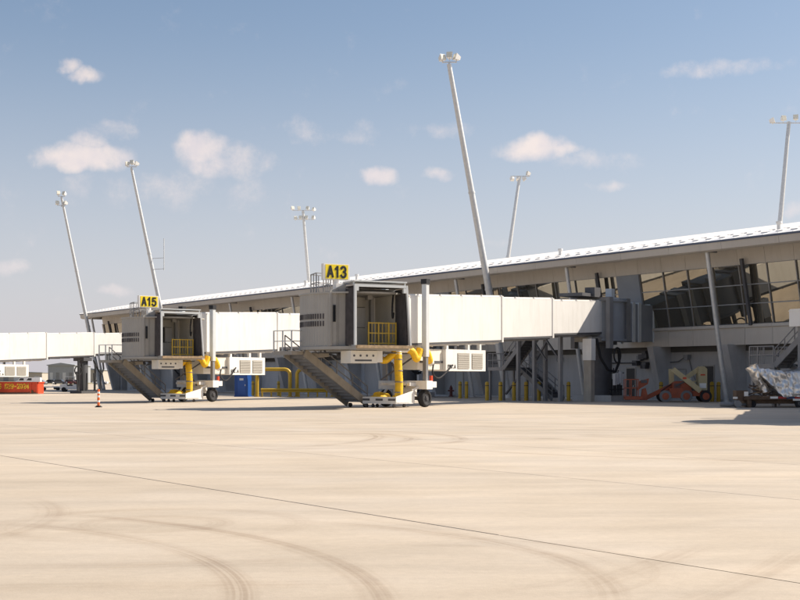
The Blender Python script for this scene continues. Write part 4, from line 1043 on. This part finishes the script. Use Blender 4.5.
MB().bar((bx_(671), -1.0, bz_(369.5)), (bx_(698), -1.0, bz_(391)), .30, .36, up=(0, 0, 1)).box(bx_(680.5), bx_(684), -1.17, -1.15, bz_(379.2), bz_(377.2), mi=1).build('lower_arm', ['cream_paint', 'dumpster_red'], t)
MB().bar((bx_(684), .2, bz_(379.5)), (bx_(699), .2, bz_(369)), .28, .32).bar((bx_(688), .2, bz_(384)), (bx_(697), .2, bz_(381)), .12).build('upper_arm', 'cream_paint', t)
MB().bar((bx_(674), -.3, bz_(384)), (bx_(646), -.55, bz_(397.5)), .20, .26).bar((bx_(660), -.4, bz_(392)), (bx_(645), -.55, bz_(399)), .14, .18).build('main_boom', 'orange_paint', t)
MB().prism([(bx_(640), bz_(400)), (bx_(641.5), bz_(389)), (bx_(645), bz_(388)), (bx_(647), bz_(396)), (bx_(646.5), bz_(400))], -.75, -.4, 'y').cyl((bx_(643), -.8, bz_(397)), (bx_(643), -.35, bz_(397)), .18).build('jib_knuckle', 'orange_paint', t)
ck = MB().prism([(bx_(636), bz_(391)), (bx_(639), bz_(381)), (bx_(648), bz_(378.5)), (bx_(647), bz_(384)), (bx_(640), bz_(388))], -.85, -.5, 'y')
ck.build('control_box', 'orange_paint', t)
MB().box(bx_(640), bx_(646), -.9, -.86, bz_(383), bz_(380)).build('control_panel', 'steel_dark', t)
bs = MB().box(bx_(624), bx_(641), -1.25, -.1, bz_(399.5), bz_(396.8)).cyl((bx_(624), -1.1, bz_(398)), (bx_(641), -1.1, bz_(398)), .13)
bk_ = bs.build('basket', 'orange_paint', t)
rl = MB()
for x_ in (bx_(624.5), bx_(630), bx_(637)):
    for y_ in (-1.2, -.15): rl.bar((x_, y_, bz_(398)), (x_, y_, bz_(379.5)), .06)
for z_ in (bz_(379.5), bz_(388)):
    for y_ in (-1.2, -.15): rl.bar((bx_(624.5), y_, z_), (bx_(637), y_, z_), .06)
    for x_ in (bx_(624.5), bx_(637)): rl.bar((x_, -1.2, z_), (x_, -.15, z_), .06)
rl.build('basket_rail', 'orange_paint', bk_)

# ------------------------------------------------------------------ foil-wrapped load on a cargo dolly
YD = 76.0; kd = YD / FPX
DO = at_depth(735, YD)
t = thing('cargo_dolly', 'low cargo dolly with red, white and blue striped deck edge', 'dolly', DO, R(-3))
def dx(px): return (px - 735) * kd
def dz(py): return (HORIZON + EYE / kd - py) * kd
MB().box(dx(741), dx(860), -.9, 1.5, .50, .62).box(dx(741), dx(860), -.95, -.9, .46, .66).box(dx(744), dx(748), -.9, 1.4, .04, .5).box(dx(748), dx(855), -.6, 1.2, .22, .5).build('deck', 'brown_rust', t)
st = MB()
x_ = 766
for i in range(12):
    st = MB().box(dx(x_), dx(x_ + 7.5), -.975, -.952, .52, .64); st.build('deck_stripe', ['cone_white', 'stripe_red', 'stripe_blue', 'stripe_red'][i % 4], t); x_ += 8
MB().box(dx(788), dx(799), -.985, -.953, .40, .515).build('label_plate', 'cone_white', t)
for px_ in (795, 812, 842):
    w_ = MB().tube([(dx(px_), -.85, .24), (dx(px_), -.65, .24)], .24, 18).build('wheel', 'black_rubber', t)
    MB().cyl((dx(px_), -.87, .24), (dx(px_), -.64, .24), .12, 12).build('rim', 'rim_dark', w_)
w_ = MB().tube([(dx(750), -.7, .2), (dx(750), -.55, .2)], .2, 16).build('wheel', 'black_rubber', t)
MB().box(dx(734), dx(745), -.7, .3, .42, .98).build('hitch_box', 'brown_rust', t)
MB().box(dx(741.5), dx(745.5), -.715, -.702, .58, .92).build('hitch_label', 'cone_white', t)
MB().tube([(dx(718), -.6, .18), (dx(727), -.6, .16), (dx(736), -.5, .2)], .14, 10).cyl((dx(735), -.95, .2), (dx(735), -.4, .2), .2, 14).box(dx(728), dx(746), -.55, -.1, .1, .24).build('tow_bar', 'steel_mid', t)
MB().box(dx(731), dx(735), -.75, -.6, .50, .62).build('lamp', 'white_paint', t)
# crumpled foil block
from mathutils import noise as mnoise
fo = thing('foil_wrapped_load', 'crumpled silver foil tarp wrapped over cargo at the right edge', 'wrapped cargo', DO + Vector((0, 0, 0)), R(-3))
def crumple(p, s=1.0):
    v = Vector(p)
    n1 = mnoise.noise_vector(v * 1.6) * .10; n2 = mnoise.noise_vector(v * 4.3 + Vector((3, 1, 7))) * .055; n3 = mnoise.noise_vector(v * 11) * .018
    rid = abs(mnoise.noise(Vector((v.x * 3.4, v.y, v.z * .8)))) * .30 + abs(mnoise.noise(Vector((v.x * 7.1 + 5, v.y, v.z * 3.0)))) * .10
    return v + (n1 + n2 + n3) * s + Vector((0, -rid * s, 0))
def sheet(fn, nu, nv):
    mb = MB(); V = [tuple(crumple(fn(i / nu, j / nv))) for j in range(nv + 1) for i in range(nu + 1)]
    mb.add(V, [(j * (nu + 1) + i, j * (nu + 1) + i + 1, (j + 1) * (nu + 1) + i + 1, (j + 1) * (nu + 1) + i) for j in range(nv) for i in range(nu)], True)
    return mb
def block(u, v):                                        # front face, top, back: profile in y-z swept along x
    x_ = dx(757) + (dx(858) - dx(757)) * u
    top = dz(369.5) + .06 * math.sin(u * 17) - .04
    bulge = .25 * (1 - u) ** 6
    pr = [(-1.02, .62), (-.98, 1.2), (-.86, top - .1), (-.6, top), (.6, top + .02), (1.3, top - .05), (1.42, 1.2), (1.45, .62)]
    f = v * (len(pr) - 1); k = min(int(f), len(pr) - 2); f -= k
    y_ = pr[k][0] * (1 - f) + pr[k + 1][0] * f; z_ = pr[k][1] * (1 - f) + pr[k + 1][1] * f
    slope = max(0, .62 + 1.5 - z_) * .55                  # lower left corner is cut back: the tarp hangs slanting
    return (x_ + (1.9 - z_) * .95 * (1 - u) ** 3 , y_, z_)
sheet(block, 110, 70).build('tarp', 'foil', fo)
def endcap(u, v):
    y_ = -.95 + 2.3 * u; z_ = .62 + (dz(370) - .62) * v
    return (dx(757) + (1.9 - z_) * .95, y_, z_)
sheet(endcap, 30, 24).build('tarp_end', 'foil', fo)
def flap(u, v):                                         # folded-up flap leaning back at the left
    x_ = dx(745 + 20 * u) + 0; L0 = Vector((dx(744), 0, dz(367))); L1 = Vector((dx(757), 0, dz(393)))
    a_ = v * math.pi * 2; c = L0 + (L1 - L0) * u; wd = .30 - .05 * u
    ax = (L1 - L0).normalized(); nr = Vector((-ax.z, 0, ax.x))
    return tuple(c + nr * math.cos(a_) * wd * -1 + Vector((.35, 0, .05)) + Vector((0, -.2 + 1.0 * math.sin(a_) * .6, 0)))
sheet(flap, 34, 30).build('rolled_flap', 'foil', fo)
pl = thing('pallet_stack', 'broken brown timber and netting piled under the foil flap', 'timber pile', DO, R(-3))
for k in range(26):
    x_ = dx(random.uniform(747, 770)); z_ = random.uniform(.66, 1.35 if x_ < dx(760) else .85)
    a_ = random.uniform(-.7, .4); L_ = random.uniform(.5, 1.1)
    MB().bar((x_, random.uniform(-.9, .2), z_), (x_ + L_ * math.cos(a_), random.uniform(-.9, .2), max(.66, z_ + L_ * math.sin(a_))), random.uniform(.05, .12), random.uniform(.03, .07)).build('board', random.choice(['brown_rust', 'brown_rust', 'wood_load', 'steel_dark']), pl)

# ------------------------------------------------------------------ red dumpster
t = thing('dumpster', 'red open dumpster with yellow phone number at the left edge', 'dumpster', gp(38, 394.2), 0)
Ld = 6.4
MB().prism([(-Ld, .12), (-Ld - .1, 1.28), (.0, 1.28), (0, .12)], -.0, .06, 'y').prism([(-Ld, .12), (-Ld - .1, 1.28), (.0, 1.28), (0, .12)], 2.2, 2.26, 'y').box(-.06, 0, .06, 2.2, .12, 1.28).box(-Ld, -Ld + .06, .06, 2.2, .12, 1.28).box(-Ld, 0, .0, 2.26, .06, .12).build('body', 'dumpster_red', t)
MB().box(-Ld - .15, .06, -.08, .0, 1.20, 1.34).box(-Ld - .15, .06, 2.26, 2.34, 1.20, 1.34).box(0, .08, -.08, 2.34, 1.20, 1.34).build('top_rim', 'dumpster_red', t)
for x_ in (-.05, -.72): MB().box(x_ - .14, x_, -.10, -.002, .12, 1.2).build('rib', 'dumpster_red', t)
MB().box(-Ld, 0, -.07, -.001, .06, .2).build('skid', 'brown_rust', t)
MB().prism([(-1.0, .15), (-.45, .15), (-.55, .45), (-.9, .3)], -.09, -.003, 'y').build('latch', 'brown_rust', t)
lo = link('lettering', text_mesh("'S 539-2024", .50, .012, .115, .90, 'letter_yellow'), t, (-2.80, -.004, .86)); lo.rotation_euler = (R(90), 0, 0)

# ------------------------------------------------------------------ orange delineator
t = thing('traffic_delineator', 'orange and white tube delineator standing alone on the apron', 'delineator', gp(98.5, 407.3), 0)
MB().cyl((0, 0, 0), (0, 0, .05), .21, 20).cyl((0, 0, .05), (0, 0, .10), .15, 18).build('base', 'black_rubber', t)
MB().tube([(0, 0, .1), (0, 0, .9), (0, 0, 1.02), (0, 0, 1.06)], .075, 14, r2=.055).build('tube', 'cone_orange', t)
for z_ in (.30, .58, .80): MB().tube([(0, 0, z_), (0, 0, z_ + .11)], .082, 14).build('reflective_band', 'cone_white', t)

# ------------------------------------------------------------------ far background at the left
def simple_car(label, loc, rz, paint, L=4.6, H=1.5, van=False):
    t = thing('parked_car' if not van else 'parked_van', label, 'van' if van else 'car', loc, rz, 'vehicles parked beyond the apron')
    if van: pr = [(0, .35), (0, H - .1), (.15, H), (L * .72, H), (L * .86, H * .55), (L, H * .48), (L, .35)]
    else: pr = [(0, .35), (0, .85), (.5, .92), (1.1, H), (2.9, H), (3.6, .95), (L - .1, .85), (L, .35)]
    MB().prism(pr, -.88, .88, 'y').build('body', paint, t)
    if van: MB().prism([(L * .5, H * .58), (L * .5, H - .25), (L * .70, H - .25), (L * .81, H * .58)], -.9, .9, 'y').build('side_window', 'glass_dark', t)
    else: MB().prism([(.85, .96), (1.2, H - .1), (2.85, H - .1), (3.4, .96)], -.9, .9, 'y').build('side_window', 'glass_dark', t)
    for x_ in (.85, L - .9):
        for s in (-1, 1): MB().cyl((x_, s * .7, .33), (x_, s * .92, .33), .33, 14).build('wheel', 'black_rubber', t)
    return t
zf_ = -.06
cars = [(33, 400, 'car_white', True, 'white van beyond the apron, just right of the left bridge air unit'), (41, 395, 'car_white', True, 'white van left of the dark bridge column, far off'),
        (46.5, 405, 'car_silver', False, 'silver car far off beneath the left tunnel joint'), (52, 395, 'car_dark', False, 'dark car far off, leftmost of the far dark pair'), (57.5, 410, 'car_dark', False, 'dark car far off, rightmost of the far dark pair'),
        (63, 400, 'car_red', False, 'red car far off, left of the yellow support'), (68, 405, 'car_white', False, 'white car far off behind the dark column gear'), (93, 400, 'car_white', False, 'white car far off seen between the end piers'), (27, 415, 'car_dark', False, 'dark car far off below the white air unit')]
for (px_, Y_, pn, van, lb) in cars:
    p = at_depth(px_, Y_); p.z = zf_
    simple_car(lb, p, R(random.choice([0, 5, -8, 178])), pn, 5.2 if van else 4.6, 2.2 if van else 1.5, van)
def far_building(label, pa, pb, Y_, h, m_, nwin):
    A_ = at_depth(pa, Y_); B_ = at_depth(pb, Y_); W_ = B_.x - A_.x; A_.z = zf_
    t = thing('hangar', label, 'building', A_, 0, 'far airport buildings')
    MB().box(0, W_, 0, 30, 0, h).build('wall', m_, t)
    MB().prism([(-.5, h), (W_ + .5, h), (W_ + .5, h + .3), (W_ / 2, h + 1.2), (-.5, h + .3)], -.5, 30.5, 'y').build('roof', 'hangar_grey', t)
    for k in range(nwin):
        x_ = W_ * (k + .25) / nwin
        MB().box(x_, x_ + W_ * .5 / nwin, -.06, -.002, .1, h * .6).build('hangar_door', 'steel_mid' if k % 2 else 'panel_white', t)
far_building('low grey hangar far behind the left bridge column', 48, 74, 560, 7.5, 'hangar_grey', 4)
far_building('low tan shed far behind the end piers', 76, 101, 640, 6.0, 'hangar_tan', 3)
far_building('pale far building behind the left bridge air unit', -30, 42, 900, 6.0, 'hangar_tan', 7)
for k, (px_, Y_, lb) in enumerate(((62, 205, 'white baggage cart left of the dark support column'), (51, 190, 'white baggage cart right of the red dumpster'))):
    t = thing('baggage_cart', 'low flat ' + lb, 'cart', at_depth(px_, Y_), R(6), 'flat baggage carts')
    MB().box(-1.4, 1.4, -.7, .7, .42, .55).bar((-1.4, 0, .45), (-2.4, 0, .3), .08).build('deck', 'white_paint', t)
    MB().bar((-1.35, -.65, .55), (-1.35, -.65, 1.1), .06).bar((-1.35, .65, .55), (-1.35, .65, 1.1), .06).bar((-1.35, -.65, 1.1), (-1.35, .65, 1.1), .06).build('end_rail', 'white_paint', t)
    for x_ in (-1, 1):
        for s in (-1, 1): MB().cyl((x_, s * .55, .22), (x_, s * .68, .22), .22, 14).build('wheel', 'black_rubber', t)
t = thing('baggage_tug', 'small white tow tractor beside the dark support column', 'tow tractor', at_depth(72.5, 168), R(185))
MB().prism([(-1.4, .3), (-1.4, .9), (-.2, .95), (-.1, .75), (.6, .75), (.7, 1.05), (1.5, 1.0), (1.5, .3)], -.65, .65, 'y').build('body', 'white_paint', t)
MB().box(-.15, .5, -.5, .5, .76, .95).build('seat', 'black_rubber', t)
for (x_, y_) in ((-.15, -.6), (-.15, .6), (.75, -.6), (.75, .6)): MB().bar((x_, y_, .8), (x_, y_, 1.9), .06).build('canopy_post', 'steel_dark', t)
MB().box(-.3, .9, -.68, .68, 1.9, 1.96).build('canopy', 'white_paint', t)
for x_ in (-.95, 1.0):
    for s in (-1, 1): MB().cyl((x_, s * .5, .3), (x_, s * .7, .3), .3, 16).build('wheel', 'black_rubber', t)
